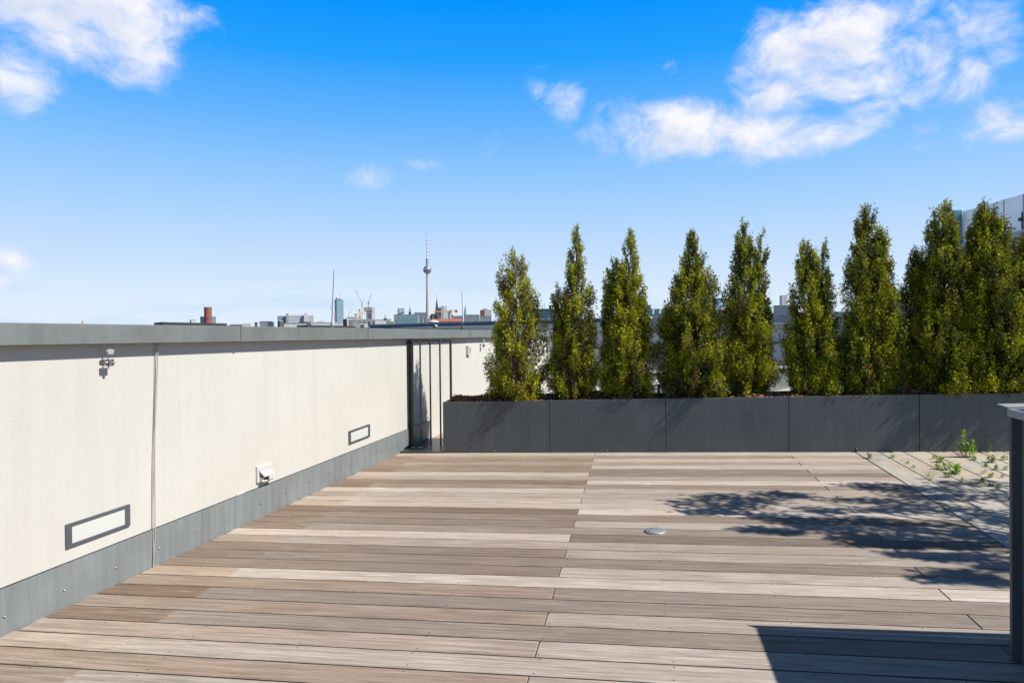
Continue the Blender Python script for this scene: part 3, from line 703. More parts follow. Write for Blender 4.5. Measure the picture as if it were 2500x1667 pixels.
trees = [
 ('shortest arborvitae at the left end of the planter, thin with brown patches', 1272, .5, .8, .66, .6,
   [(1264, 1256, 612, [(612, 8), (630, 24), (660, 38), (720, 48), (780, 55), (850, 57), (910, 60), (945, 50), (962, 18)], 0)]),
 ('slender arborvitae with a low left shoulder, second from the left in the planter', 1402, .22, .9, .5, .35,
   [(1402, 1408, 560, [(560, 6), (585, 15), (620, 22), (680, 30), (760, 40), (850, 46), (925, 48), (962, 20)], 0), (1385, 1364, 697, [(697, 8), (730, 20), (800, 26), (880, 34), (940, 36), (962, 12)], .10)]),
 ('arborvitae with a darker lower spire on its left, third from the left in the planter', 1532, .2, 1.0, .62, .2,
   [(1532, 1540, 567, [(567, 6), (590, 14), (640, 24), (700, 32), (780, 44), (860, 52), (920, 52), (962, 24)], 0), (1515, 1500, 634, [(634, 8), (665, 22), (740, 32), (840, 40), (930, 40), (962, 12)], .12)]),
 ('single pointed arborvitae with dark foliage low down, fourth from the left', 1690, .16, 1.1, .42, .12,
   [(1690, 1692, 570, [(570, 8), (590, 19), (640, 32), (700, 50), (760, 58), (830, 64), (900, 64), (940, 56), (962, 24)], 0)]),
 ('arborvitae with a flat second tip at its right, fifth from the left', 1825, .14, 1.1, .5, .15,
   [(1822, 1815, 543, [(543, 7), (570, 18), (640, 30), (720, 40), (820, 46), (900, 48), (962, 20)], 0), (1838, 1862, 566, [(566, 9), (590, 16), (650, 19), (730, 24), (820, 36), (900, 36), (962, 12)], .06)]),
 ('twin topped shorter arborvitae, sixth from the left', 1985, .16, 1.1, .45, .2,
   [(1975, 1968, 588, [(588, 8), (610, 18), (660, 28), (740, 38), (840, 48), (920, 44), (962, 18)], 0), (1995, 2014, 596, [(596, 8), (620, 15), (680, 22), (760, 32), (860, 44), (930, 42), (962, 16)], .03)]),
 ('tall arborvitae with a lower second tip at its right, seventh from the left', 2128, .12, 1.15, .42, .1,
   [(2120, 2114, 512, [(512, 10), (535, 21), (590, 30), (670, 42), (760, 48), (850, 50), (920, 46), (962, 20)], 0), (2140, 2151, 556, [(556, 7), (585, 18), (650, 26), (720, 32), (820, 42), (910, 46), (962, 16)], .04)]),
 ('tallest arborvitae with a broad dark left shoulder, eighth from the left', 2300, .08, 1.3, .38, .0,
   [(2315, 2303, 490, [(490, 10), (520, 22), (580, 32), (660, 44), (760, 52), (860, 58), (930, 56), (962, 22)], 0), (2270, 2240, 614, [(614, 10), (650, 26), (740, 38), (840, 44), (930, 40), (962, 14)], .14)]),
 ('broad dark arborvitae in front of the grey building, ninth from the left', 2440, .1, 1.3, .36, .0,
   [(2430, 2405, 503, [(503, 9), (530, 24), (580, 38), (660, 56), (760, 64), (860, 68), (930, 62), (962, 24)], 0)]),
 ('arborvitae cut off by the right edge of the picture', 2545, .1, 1.2, .42, .0,
   [(2540, 2520, 572, [(572, 16), (600, 30), (680, 48), (780, 60), (880, 66), (940, 56), (962, 22)], .02)]),
]
nf = 0
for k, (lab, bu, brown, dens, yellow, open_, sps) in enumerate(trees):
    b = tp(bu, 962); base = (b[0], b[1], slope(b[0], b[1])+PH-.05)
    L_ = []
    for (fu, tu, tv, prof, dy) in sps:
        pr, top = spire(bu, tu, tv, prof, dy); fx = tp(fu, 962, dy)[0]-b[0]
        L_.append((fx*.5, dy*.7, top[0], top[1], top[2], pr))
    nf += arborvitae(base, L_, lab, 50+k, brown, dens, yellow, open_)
print('leaf quads', nf)
# two grey pipes standing in the planter
for u, lab in ((1608, 'grey irrigation pipe standing in the planter, the left one of the pair'), (1635, 'grey irrigation pipe standing in the planter, the right one of the pair')):
    q = tp(u, 962, .12); zb = slope(q[0], q[1])+PH-.04; t = thing('irrigation_pipe', (q[0], q[1], zb), lab, 'pipe', 'irrigation pipes in the planter')
    mb = MB(); mb.lathe((q[0], q[1], zb), [(.026, 0), (.026, .03), (.016, .05), (.012, .12), (.012, .135), (.003, .14)], 14); mb.build('pipe', M['metal_bright'], t)
    mb = MB(); mb.lathe((q[0], q[1], zb), [(.030, .028), (.030, .040), (.016, .052)], 14); mb.build('collar', M['aluframe'], t)
# tall grass tuft in the planter in front of the brace
# ------------------------------------------------------------------ weeds in the paving
def weed(u, v, hpx, kind, lab, seed):
    rg = random.Random(seed); p = deckpt(u, v); D_ = math.hypot(p.x, p.y); h = hpx/F0*D_*1.02
    V = []; Fq = []; T = []
    def leaf(o, d, L, w_, col):
        d = d.normalized(); e = d.cross(Vector((rg.uniform(-.3, .3), rg.uniform(-.3, .3), 1))).normalized(); n = e.cross(d)
        b = len(V); tip = o+d*L-n*L*.18*rg.random()
        V.extend([o, o+d*L*.5+e*w_, tip, o+d*L*.5-e*w_]); Fq.append((b, b+1, b+2, b+3)); T.extend([(*[c*rg.uniform(.8, 1.2) for c in col], 1)]*4)
    g1 = (.12, .25, .02); g2 = (.26, .38, .03); dry = (.45, .37, .17); red = (.16, .10, .05)
    if kind == 'tall':
        for sx in (-.03, 0.0, .028, .05):
            hh = h*(1 if sx == 0 else rg.uniform(.45, .7)); n = int(46*hh/h)
            for i in range(n):
                f = i/n; a = i*2.4; o = p+Vector((sx*(1+.6*f)+.01*math.sin(f*6), .01*math.cos(f*5), hh*f*.95))
                leaf(o, Vector((math.cos(a), math.sin(a), .35+f*1.2)), h*.24*(1.05-.45*f), h*.030, g1 if rg.random() < .5 else g2)
    elif kind == 'grass':
        for i in range(34):
            a = rg.uniform(0, 6.28); leaf(p+Vector((rg.uniform(-.012, .012), rg.uniform(-.01, .01), 0)), Vector((math.cos(a)*rg.uniform(.2, 1.3), math.sin(a)*rg.uniform(.2, 1), 1)), h*rg.uniform(.5, 1.1), .0016, dry)
    elif kind == 'stalk':
        for k in range(2):
            for i in range(7):
                o = p+Vector((k*.02, 0, h*(1-.5*k)*i/8)); leaf(o, Vector((rg.uniform(-.3, .3), rg.uniform(-.2, .2), 1.5)), h*.2, .0028, g2)
    else:
        col = red if kind == 'dark' else None; ns = 3 if kind == 'low' else 4
        for s_ in range(ns):
            ox = Vector((rg.uniform(-.35, .35)*h*1.1, rg.uniform(-.25, .25)*h, 0)); hh = h*rg.uniform(.55, 1.0); ln = Vector((rg.uniform(-.3, .3), rg.uniform(-.3, .3), 1))
            for i in range(11):
                f = i/11; a = i*2.4+s_; o = p+ox+ln*hh*f*.75
                leaf(o, Vector((math.cos(a), math.sin(a), .35+f*.8)), h*.50*(1-.35*f), h*.11, (col if col and rg.random() < .6 else (g1 if rg.random() < .5 else g2)))
    o = fast_mesh('weed', [tuple(q) for q in V], Fq, M['weed'], attr=T, loc=p); props(o, lab, 'weed', 'weeds growing in the paving joints')
wz = lambda a, b: (2050+a/3.92, 940+b/3.92)
wl = [((1200, 690), 54, 'tall', 'tall bright green leafy weed standing against the planter'), ((290, 702), 14, 'dark', 'brownish low weed nearest the corner of deck and planter'),
 ((500, 697), 10, 'low', 'small green weed second from the deck corner near the planter'), ((660, 752), 8, 'low', 'thin little weed just left of the middle of the paving'), ((712, 787), 7, 'low', 'flat low weed beside the thin little weed in the same joint'),
 ((905, 705), 10, 'low', 'low weed touching the left of the bushy clump'), ((970, 738), 17, 'bush', 'bushy green weed clump left of the tall weed'), ((935, 803), 15, 'low', 'loose weed just below the bushy clump'),
 ((1027, 808), 19, 'bush', 'upright leafy weed right below the bushy clump'), ((1140, 845), 28, 'bush', 'larger upright weed below the tall weed'), ((860, 900), 32, 'grass', 'dry yellow grass tuft, the largest, left in the paving'),
 ((1030, 880), 15, 'bush', 'spreading green weed right of the largest dry tuft'), ((862, 914), 8, 'low', 'tiny green weed at the foot of the largest dry tuft'), ((1292, 720), 12, 'low', 'thin weed right of the tall weed'),
 ((1425, 642), 32, 'stalk', 'single thin grass stalk against the planter'), ((1470, 740), 18, 'bush', 'leafy weed near the planter left of the column'), ((1592, 715), 13, 'low', 'small weed near the planter closest to the column'),
 ((1405, 780), 12, 'low', 'small weed below the leafy one near the planter'), ((1485, 810), 12, 'dark', 'reddish brown weed in the right of the paving'), ((1375, 850), 18, 'grass', 'dry yellow grass tuft in the middle of the right paving'),
 ((1455, 883), 12, 'bush', 'dark green flat weed rosette at the right'), ((1582, 812), 10, 'low', 'tiny weed by the column above the small dry tuft'), ((1552, 887), 12, 'grass', 'small dry tuft of grass close to the column'),
 ((1365, 935), 14, 'bush', 'bright green compact weed at the edge of the leaf shadow'), ((1160, 922), 9, 'low', 'tiny weed at the edge of the leaf shadow, left of the compact one'), ((1450, 968), 11, 'dark', 'brown weed in the leaf shadow'),
 ((1520, 1000), 12, 'bush', 'green weed creeping along a joint in the leaf shadow'), ((1620, 1098), 9, 'dark', 'dull weed in shadow beside the column'), ((1385, 1218), 6, 'low', 'tiny sprout in the shaded part of the paving'), ((1550, 1367), 6, 'low', 'tiny sprout nearest the camera in the paving')]
for i, (uv_, hp, kd, lab) in enumerate(wl): weed(*wz(*uv_), hp, kd, lab, 300+i)

# ------------------------------------------------------------------ zinc clad parapet at the right
q = deckpt(2471, 1615); CX, CY = q.x, q.y; CHT = .888*K
PX = CX+.034
cb = thing('clad_parapet', (CX, CY, q.z), 'dark zinc clad low parapet with a light metal cap at the right edge', 'parapet')
mb = MB(); mb.box(PX, PX+1.6, -1.4, CY-.003, 0, CHT-.02, sh=True); mb.build('side_cladding', M['zinc'], cb)
mb = MB(); mb.box(CX, PX+1.6, CY-.002, CY+.016, 0, CHT-.012, sh=True); mb.build('end_flange', M['planter'], cb)
mb = MB(); mb.box(PX-.040, PX+1.65, -1.42, CY+.02, CHT-.027, CHT+.004, sh=True); mb.build('cap', M['metal_bright'], cb, bevel=.003)
mb = MB(); zc = CHT+.005
a0 = Vector((PX-.075, CY+.02, 0)); P = [Vector((PX-.062, CY+.045, zc+.010)), Vector((PX-.036, CY+.02, zc)), Vector((PX+1.65, CY+.02, zc)), Vector((PX+1.65, CY+.075, zc+.012))]
P = [Vector((p.x, p.y, p.z+slope(p.x, p.y))) for p in P]; mb.prism(P, 2, (0, 0, .004)); mb.build('corner_flashing', M['metal_bright'], cb)
mb = MB(); mb.box(PX+.01, PX+1.5, CY-.9, CY-.01, CHT+.006, CHT+.05, sh=True); mb.build('ridge_cover', M['zinc'], cb, bevel=.006)

# ------------------------------------------------------------------ tree right of the frame that throws the leaf shadow
def back(u, v, h):       # point at height h over the deck whose shadow falls at this pixel
    p = deckpt(u, v); k = h/(SUNV.z - SA*SUNV.x - SB*SUNV.y); return p+SUNV*k
blobs = [(1700, 1228, 62, 12), (1760, 1213, 55, 9), (1800, 1235, 45, 10), (1850, 1222, 55, 9), (1900, 1206, 50, 8), (1940, 1210, 30, 6), (1735, 1250, 60, 8), (1780, 1248, 40, 8),
  (2130, 1185, 62, 8), (2190, 1192, 70, 9), (2110, 1222, 65, 7), (2230, 1210, 60, 10), (2010, 1246, 50, 7), (1900, 1262, 60, 8), (1960, 1275, 60, 9), (1860, 1292, 52, 8), (1900, 1298, 40, 6), (2020, 1290, 70, 9), (2080, 1268, 80, 9),
  (2090, 1313, 45, 7), (2150, 1283, 80, 12), (2170, 1245, 60, 8), (2250, 1235, 70, 11), (2290, 1290, 80, 13), (2190, 1310, 70, 9), (2160, 1332, 60, 7), (2240, 1330, 70, 8), (2340, 1330, 60, 9), (2380, 1180, 70, 9), (2440, 1210, 70, 13), (2360, 1250, 80, 14),
  (2450, 1270, 60, 14), (2400, 1310, 60, 13), (2300, 1360, 60, 9), (2230, 1355, 40, 6), (2380, 1360, 50, 10), (2340, 1400, 50, 8), (2420, 1420, 45, 8), (2300, 1415, 40, 7), (2450, 1385, 40, 10), (2290, 1195, 50, 8), (2330, 1215, 50, 8)]
base = Vector((4.6, 3.9, slope(4.6, 3.9)))
tr_ = thing('shade_tree', base, 'spreading broadleaf tree in a pot just outside the right edge, seen by its leaf shadow', 'tree')
mb = MB(); mb.lathe(base, [(.22, 0), (.28, .5), (.30, .52), (.27, .5), (.02, .48)], 20); mb.build('pot', M['planter'], tr_)
hub = base+Vector((-.2, .05, 1.9)); tk = MB(); tk.tube([base+Vector((0, 0, .45)), base+Vector((-.05, .03, 1.2)), hub], [.06, .045, .03], 8)
V = []; Fq = []; T = []; rg = random.Random(77)
for (u, v, ru, rv) in blobs:
    h = 2.55+.30*math.sin(u*.013+v*.05); c = back(u, v, h); p0 = deckpt(u, v); D_ = math.hypot(p0.x, p0.y)
    rx = ru/F0*D_; py = deckpt(u, v-rv); ry = (py-p0).length
    m_ = (hub*.45+c*.55)+Vector((0, 0, .12)); tk.tube([hub, m_, c], [.014, .008, .003], 5)
    for i in range(int(70+ru*1.6)):
        a = rg.uniform(0, 6.28); r = math.sqrt(rg.random()); o = c+Vector((math.cos(a)*r*rx, math.sin(a)*r*ry, rg.uniform(-.10, .10)))
        d = Vector((rg.uniform(-1, 1), rg.uniform(-1, 1), rg.uniform(-.5, .5))).normalized(); e = d.cross(Vector((rg.uniform(-.5, .5), rg.uniform(-.5, .5), 1))).normalized()
        L, wd = rg.uniform(.04, .075), rg.uniform(.012, .02); b = len(V)
        V.extend([o, o+d*L*.5+e*wd, o+d*L, o+d*L*.5-e*wd]); Fq.append((b, b+1, b+2, b+3)); g = rg.uniform(.7, 1.3); T.extend([(.07*g, .12*g, .03*g, 1)]*4)
fast_mesh('crown', [tuple(q) for q in V], Fq, M['weed'], parent=tr_, attr=T); tk.build('trunk', M['bark'], tr_)

# ------------------------------------------------------------------ rear terrace: second wall, ledges, posts
Y2 = onplane(1333, 808.5, W0, W1); y2 = Y2.y; x2 = Y2.x; d0 = ZT-slope(x2, y2); 
rw = thing('rear_wall', (x2, y2, slope(x2, y2)), 'pale rendered wall with grey coping seen through the gaps behind the arborvitae', 'wall')
mb = MB(); mb.box(x2-.2, 13, y2+.03, y2+.3, -.1, d0-.11, sh=True); mb.build('wall_body', M['white_wall'], rw)
mb = MB(); mb.box(x2+.005, 13, y2-.03, y2+.34, d0-.118, d0, sh=True); mb.build('coping', M['zinc'], rw, bevel=.006)
mb = MB(); mb.box(x2+.4, 13, y2-.05, y2+.025, d0-.40, d0-.365, sh=True); mb.build('rail', M['darksteel'], rw)
mb = MB(); mb.box(x2+.4, 13, y2-.10, y2+.028, d0-.78, d0-.70, sh=True); mb.build('ledge', M['zinc'], rw)
def ledge(ua, va, ub, vb, Da, name, lab, wdt, hh):
    a = at(ua, va, Da); d1 = ray(ub, vb); 
    # end point at the same height
    k = (a.z+.06-H)/d1.z if abs(d1.z) > 1e-4 else 1; b = EYE+d1*k
    dr = Vector((b.x-a.x, b.y-a.y, 0)).normalized(); nr = Vector((-dr.y, dr.x, 0)); b = a+dr*9; b.z = a.z+.06; a2 = a-dr*1.2
    t = thing(name, a, lab, 'ledge')
    mb = MB(); mb.prism([a2, b, b+nr*wdt, a2+nr*wdt], 2, (0, 0, .03)); mb.build('top_sheet', M['white_wall'], t)
    mb = MB(); mb.prism([a2-Vector((0, 0, hh))+nr*.03, b-Vector((0, 0, hh))+nr*.03, b+nr*(wdt-.03)-Vector((0, 0, hh)), a2+nr*(wdt-.03)-Vector((0, 0, hh))], 2, (0, 0, hh-.002)); mb.build('body', M['zinc'], t)
ledge(1480, 952, 1640, 926, 8.9, 'roof_ledge', 'white topped low ledge running diagonally behind the planter', .22, .5)
ledge(1580, 912, 1639, 901, 10.8, 'roof_ledge', 'farther pale ledge above and behind the first diagonal ledge', .16, .3)
# ------------------------------------------------------------------ grey building at the upper right
P0 = at(2356, 540, 15.0); vd = ray(1330, 812); vd = Vector((vd.x, vd.y)).normalized(); P1 = (P0.x+vd.x, P0.y+vd.y)
rb = thing('penthouse_building', (P0.x, P0.y, 0), 'big light grey metal clad rooftop building at the upper right behind the arborvitae', 'building')
def quadwall(mb, pts, t, mi=0):
    mb.prism(pts, 0, t)
nrm = Vector((-vd.y, vd.x, 0)); nrm = -nrm if nrm.dot(Vector((P0.x, P0.y, 0))) < 0 else nrm
pp = lambda u, v: onplane(u, v, P0, P1)
A_, B_, C_, D_ = pp(2350, 517), pp(2600, 444), pp(2600, 543), pp(2346, 597)
mb = MB(); quadwall(mb, [A_, B_, C_, D_], nrm*.4); mb.build('cladding', M['gloss_panel'], rb)
n2 = -nrm*.006
for u in (2397, 2452, 2500):
    f = (u-2350)/250; a = pp(u, 517-73*f); b = pp(u, 597-54*f-.5); mb = MB(); mb.prism([a+n2, a+n2+Vector((vd.x, vd.y, 0))*.02, b+n2+Vector((vd.x, vd.y, 0))*.02, b+n2], 0, n2*-1.0); mb.build('panel_seam', M['metal_bright'], rb)
mb = MB(); quadwall(mb, [pp(2346, 597.5)-nrm*.12, pp(2600, 543.5)-nrm*.12, pp(2600, 562)-nrm*.12, pp(2346, 607)-nrm*.12], nrm*.5); mb.build('cornice', M['metal_bright'], rb)
mb = MB(); a, b = pp(2346, 607.5), pp(2600, 562.5); quadwall(mb, [a, b, Vector((b.x, b.y, -1)), Vector((a.x, a.y, -1))], nrm*.4)
mb.build('wall', simple('grey_brown_render', (.20, .19, .185), .8), rb)
mb = MB(); quadwall(mb, [pp(2338, 513), pp(2349, 513), pp(2349, 600), pp(2338, 600)], nrm*-.12); mb.build('glass_edge', simple('blue_green_glass', (.10, .21, .27), .15, .1), rb)
mb = MB(); e0 = pp(2337, 520); pts = []
for k in range(9):
    a = k/8*math.pi/2; pts.append(pp(2337-18*math.sin(a), 522+62*(1-math.cos(a))))
pts += [pp(2319, 600), pp(2337, 602)]; mb.prism(pts, 0, nrm*.3); mb.build('curved_end', M['gloss_panel'], rb)
mb = MB(); q = pp(2497, 560); mb.tube([q, q+Vector((0, 0, .28))], .02, 6); mb.tube([q+Vector((-.06, 0, .16)), q+Vector((.08, 0, .16))], .03, 6); mb.build('roof_antenna', M['darksteel'], rb)

# ------------------------------------------------------------------ city
GZ = -24.0
mb = MB(); mb.add([(-9000, -3000, GZ), (9000, -3000, GZ), (9000, 14000, GZ), (-9000, 14000, GZ)], [(0, 1, 2, 3)])
props(mb.build('ground', simple('city_ground', (.12, .12, .11), .95, 0, .3, .01)), 'flat city ground far below the terrace', kind='structure')
# the block the terrace stands on and the roof beyond the wall
hb = thing('terrace_block', (0, 4, GZ), 'rendered block of flats carrying the roof terrace', 'building')
mb = MB(); mb.box(-2.2, 14, -2.5, 15.2, GZ, -.12); mb.build('wall', M['white_wall'], hb)
nb = thing('neighbour_roof', (-12, 15, GZ), 'flat bitumen roofed block just beyond the cream parapet wall', 'building')
zr = 1.20
mb = MB(); mb.box(-30, -3.75, -6, 3, GZ, zr); mb.box(-30, -3.3, 3, 14, GZ, zr); mb.box(-30, -2.4, 14, 24, GZ, zr-.1); mb.build('wall', M['concrete'], nb)
# dark skylight upstands in a row beyond the wall
SO = -1.75
pA, pB = wpt(0, SO), wpt(1, SO)
def skl(u0, u1, vt, lab):
    a = onplane(u0, vt, pA, pB); b = onplane(u1, vt, pA, pB)
    s0 = (Vector((a.x, a.y))-W0).dot(WD); s1 = (Vector((b.x, b.y))-W0).dot(WD); zt = (a.z+b.z)/2
    t = thing('roof_skylight', wpt(s0, SO, zr), lab, 'skylight', 'black roof skylights behind the wall')
    mb = MB(); e = min(.18, (s1-s0)*.2)
    lo = [wpt(s0-e*.2, SO, zr), wpt(s1+e*.8, SO, zr), wpt(s1+e*.8, SO-.34, zr), wpt(s0-e*.2, SO-.34, zr)]
    hi = [wpt(s0, SO-.03, zt-.02), wpt(s1, SO-.03, zt-.02), wpt(s1, SO-.30, zt-.02), wpt(s0+e, SO-.30, zt-.02)]
    mb.add(lo+hi, [(0, 1, 5, 4), (1, 2, 6, 5), (2, 3, 7, 6), (3, 0, 4, 7)]); mb.build('kerb', M['black'], t)
    mb = MB(); mb.prism([h+Vector((0, 0, .001)) for h in hi], 2, (0, 0, .02)); mb.build('lid', M['black'], t)
skl(403, 560, 788.0, 'long black skylight behind the wall below the brick chimney')
skl(755, 872, 795.0, 'black skylight behind the wall at the foot of the tall lightning rod')
skl(962, 1056, 800.2, 'low black skylight behind the wall under the blue grey roof')
skl(1097, 1172, 803.0, 'farthest black skylight behind the wall at the second lightning rod')

def rot2(a): return Matrix.Rotation(a, 4, 'Z')
def frame_at(um, Dd, yaw=0):
    d = ray(um, 800); ang = math.atan2(-d.x, d.y)       # facing the camera
    p = at(um, 800, Dd); return Matrix.Translation((p.x, p.y, 0)) @ rot2(ang+R(yaw)), p
def px2m(Dd, um): return Dd/F0*math.cos(math.atan((um-1250)/F0))*1.0
def bbox(mb, u0, u1, vt, Dd, depth, yaw=0, zb=GZ, vb=None, off=0):
    um = (u0+u1)/2; Mx, p = frame_at(um, Dd, yaw); k = px2m(Dd, um)/math.cos(math.atan((um-1250)/F0))*math.cos(math.atan((um-1250)/F0))
    c, s = abs(math.cos(R(yaw))), abs(math.sin(R(yaw)))
    w_ = ((u1-u0)*k - depth*s)/max(.2, c) if yaw else (u1-u0)*k
    zt = at(um, vt, Dd).z; z0 = zb if vb is None else at(um, vb, Dd).z
    mb.box(-w_/2, w_/2, off, depth+off, z0, zt, M=Mx); return zt, p, Mx, w_
def bldg(name, lab, cat, u0, u1, vt, Dd, depth, mat, yaw=0, roof=None, vb=None, cap=.0, roofname='roof', wallname='wall', group=None):
    um = (u0+u1)/2; p = at(um, vt, Dd); t = thing(name, (p.x, p.y, GZ), lab, cat, group)
    mb = MB(); zt, p, Mx, w_ = bbox(mb, u0, u1, vt, Dd, depth, yaw, vb=vb); mb.build(wallname, mat, t)
    if roof:
        mb = MB(); c = max(cap, Dd*.0006); mb.box(-w_/2-c*.3, w_/2+c*.3, -c*.3, depth+c*.3, zt+.001, zt+c, M=Mx); mb.build(roofname, roof, t)
    return t, zt, Mx, w_
g_roof = simple('grey_roof', (.22, .23, .24), .8); d_roof = simple('dark_roof', (.06, .065, .075), .7); w_roof = simple('pale_roof', (.44, .44, .43), .8)
brick = simple('red_brick', (.25, .075, .045), .9, 0, .25, 6); redroof = simple('red_tiles', (.29, .095, .06), .85, 0, .2, 2)
teal = simple('teal_metal', (.14, .23, .25), .5, .1, .15, .5); slate = zinc('slate_blue_metal', (.13, .145, .165), .3, .7, .0)
copper = simple('green_copper', (.09, .22, .19), .6, 0, .2, 1); dark = simple('dark_slate', (.045, .045, .06), .6, 0, .3, .3)
# brick chimney
p = at(508, 790, 250); r = 8.1/F0*250*.98; t = thing('brick_chimney', (p.x, p.y, GZ), 'round red brick factory chimney rising left behind the wall', 'chimney')
zt_ = at(508, 750.5, 250).z; mb = MB(); mb.lathe((p.x, p.y, 0), [(r*1.12, GZ), (r*1.0, zt_-.4), (r, zt_-.1), (r*.7, zt_-.1), (r*.65, zt_-2)], 28); mb.build('shaft', brick, t)
for f in (.35, 1.0): z = at(508, 750.5+ (1-f)*40, 250).z; mb = MB(); mb.lathe((p.x, p.y, 0), [(r*1.035, z-.3), (r*1.04, z), (r*.9, z+.01)], 28); mb.build('iron_band', dark, t)
for k in range(6):
    a = k*math.pi/3+.3; mb = MB(); o = p.copy(); o.z = zt_; d = Vector((math.cos(a), math.sin(a), 0)); mb.tube([o+d*r*.9, o+d*r*1.25+Vector((0, 0, .95))], .025, 4); mb.build('lightning_prong', g_roof, t)
bldg('tower_block', 'blue grey tower block half hidden behind the round brick chimney', 'building', 497.5, 533, 773.5, 1500, 25, facade('fac_blue', (.22, .30, .37), (.10, .19, .27), 3, 3, .5), 25, g_roof)
bldg('roof_unit', 'small white rooftop unit left of the brick chimney', 'roof unit', 466, 479, 781.5, 200, 2, w_roof, 10, g_roof)
bldg('chimney_stack', 'tiny orange chimney stack poking over the wall far left', 'chimney', 199, 203.5, 784, 150, .5, simple('orange_clay', (.5, .25, .15), .8), 0, w_roof)
# hospital
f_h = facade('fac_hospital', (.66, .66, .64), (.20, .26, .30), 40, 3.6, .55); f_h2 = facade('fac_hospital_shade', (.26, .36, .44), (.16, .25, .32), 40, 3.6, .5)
p = at(720, 780, 1300); t = thing('hospital', (p.x, p.y, GZ), 'long pale slab building with two stair towers left of the tall rod', 'building')
for (u0, u1, vt, m_, nme, dp, of) in ((678, 698.5, 771.5, f_h2, 'wing', 18, 0), (705.3, 742.3, 770.2, f_h, 'wing', 18, 0), (751, 765.5, 769.3, f_h, 'wing', 18, 6), (698.5, 705, 766, g_roof, 'stair_tower', 12, -6), (742.5, 750.8, 764, w_roof, 'stair_tower', 12, -6)):
    mb = MB(); bbox(mb, u0, u1, vt, 1300, dp, 0, off=of); mb.build(nme, m_, t)
mb = MB(); bbox(mb, 678, 690, 771.0, 1300, 8, 0, vb=771.6); bbox(mb, 708, 740, 769.2, 1300, 8, 0, vb=770.2, off=4); mb.build('roof_plant', g_roof, t)
# glass tower
t, zt, Mx, w_ = bldg('glass_tower', 'tall blue glass tower with a rooftop crown right of the tall rod', 'building', 820.5, 841.5, 732.5, 2100, 12, facade('fac_tower', (.30, .44, .50), (.12, .26, .36), 3.2, 4, .35, .25), 30, g_roof)
mb = MB(); bbox(mb, 823, 838, 726, 2100, 8, 30, vb=729.5, off=2); mb.build('crown_sign', w_roof, t)
mb = MB(); bbox(mb, 825, 836, 729.5, 2100, 6, 30, vb=732.3, off=3); mb.build('crown_base', d_roof, t)
mb = MB(); a = at(831, 726, 2104); b = at(831, 714.5, 2104); mb.tube([a, b], .35, 5); mb.build('antenna', g_roof, t)
# construction tower
p = at(900, 780, 1900); t = thing('tower_shell', (p.x, p.y, GZ), 'unfinished concrete tower with wide top formwork under the cranes', 'building')
mb = MB(); bbox(mb, 889, 909.5, 749.8, 1900, 22, 0, vb=759.5); mb.build('formwork_deck', simple('formwork', (.26, .25, .27), .8), t)
mb = MB(); bbox(mb, 894.5, 908, 759.5, 1900, 18, 0, off=2); mb.build('core', facade('fac_core', (.32, .33, .37), (.12, .14, .18), 40, 3.8, .5), t)
mb = MB()
for u in (909, 911.5, 914): mb.tube([at(u, 800, 1896), at(u, 751, 1896)], .4, 4)
for v in range(752, 784, 4): mb.tube([at(908.5, v, 1896), at(915, v, 1896)], .35, 4)
mb.build('scaffold', g_roof, t)
# cranes
def crane(lab, ub, vb, ut, vt, jibs, Dd, col, th=1.1):
    p = at(ub, vb, Dd); t = thing('tower_crane', (p.x, p.y, GZ), lab, 'crane', 'tower cranes on the skyline'); m_ = simple('crane_paint', col, .6)
    def lattice(mb, a, b, w_):
        a, b = Vector(a), Vector(b); d = (b-a); n = max(3, int(d.length/(w_*1.5))); s = d.normalized().cross(Vector((0, 1, 0)) if abs(d.normalized().y) < .8 else Vector((0, 0, 1))).normalized()*w_/2
        r_ = w_*.13
        mb.tube([a+s, b+s], r_, 4); mb.tube([a-s, b-s], r_, 4)
        for i in range(n): mb.tube([a+d*i/n+s*(1 if i % 2 else -1), a+d*(i+1)/n-s*(1 if i % 2 else -1)], r_*.8, 4)
    mb = MB(); q = at(ub, 800, Dd); lattice(mb, q, at(ut, vt, Dd), th*1.6); mb.build('mast', m_, t)
    for (u0, v0, u1, v1) in jibs: mb = MB(); lattice(mb, at(u0, v0, Dd), at(u1, v1, Dd), th); mb.build('jib', m_, t)
    mb = MB(); c = at(ut, vt+2, Dd); k = th*.9; mb.box(c.x-k, c.x+k, c.y-k, c.y+k, c.z-k*1.2, c.z+k*1.2); mb.build('cab', m_, t)
    return t, m_
crane('red luffing crane leaning its long pale jib up left by the unfinished tower', 884, 779, 884, 740, [(884, 740, 867, 707.5), (884, 742, 888, 730)], 1850, (.55, .22, .20), 1.6)
crane('dark teal crane standing on top of the unfinished tower', 900, 749, 899.5, 737, [(899.5, 737, 906.5, 718), (899.5, 737, 902, 741)], 1880, (.06, .16, .17), 1.6)
t, m_ = crane('yellow crane with a level jib in front of the unfinished tower', 878.5, 779, 878, 755, [(868, 767.5, 913, 762)], 700, (.62, .33, .05), .9)
mb = MB(); c = at(869, 768.5, 700); mb.box(c.x-1, c.x+1, c.y-1, c.y+1, c.z-1.4, c.z+1); mb.build('counterweight', m_, t)
mb = MB(); c = at(879, 774, 700); mb.box(c.x-.9, c.x+.9, c.y-1, c.y+1, c.z-1.5, c.z+1.2); mb.build('operator_cab', m_, t)
crane('small red crane just left of the glass tower', 817, 787, 817, 773, [(817, 772, 805.5, 747.5), (817, 772, 821, 763)], 1700, (.6, .16, .18), 1.4)
crane('small pinkish crane just right of the glass tower', 845, 780, 845, 778, [(845, 780, 858, 755.5), (845, 778, 842, 771)], 1700, (.5, .30, .32), 1.2)
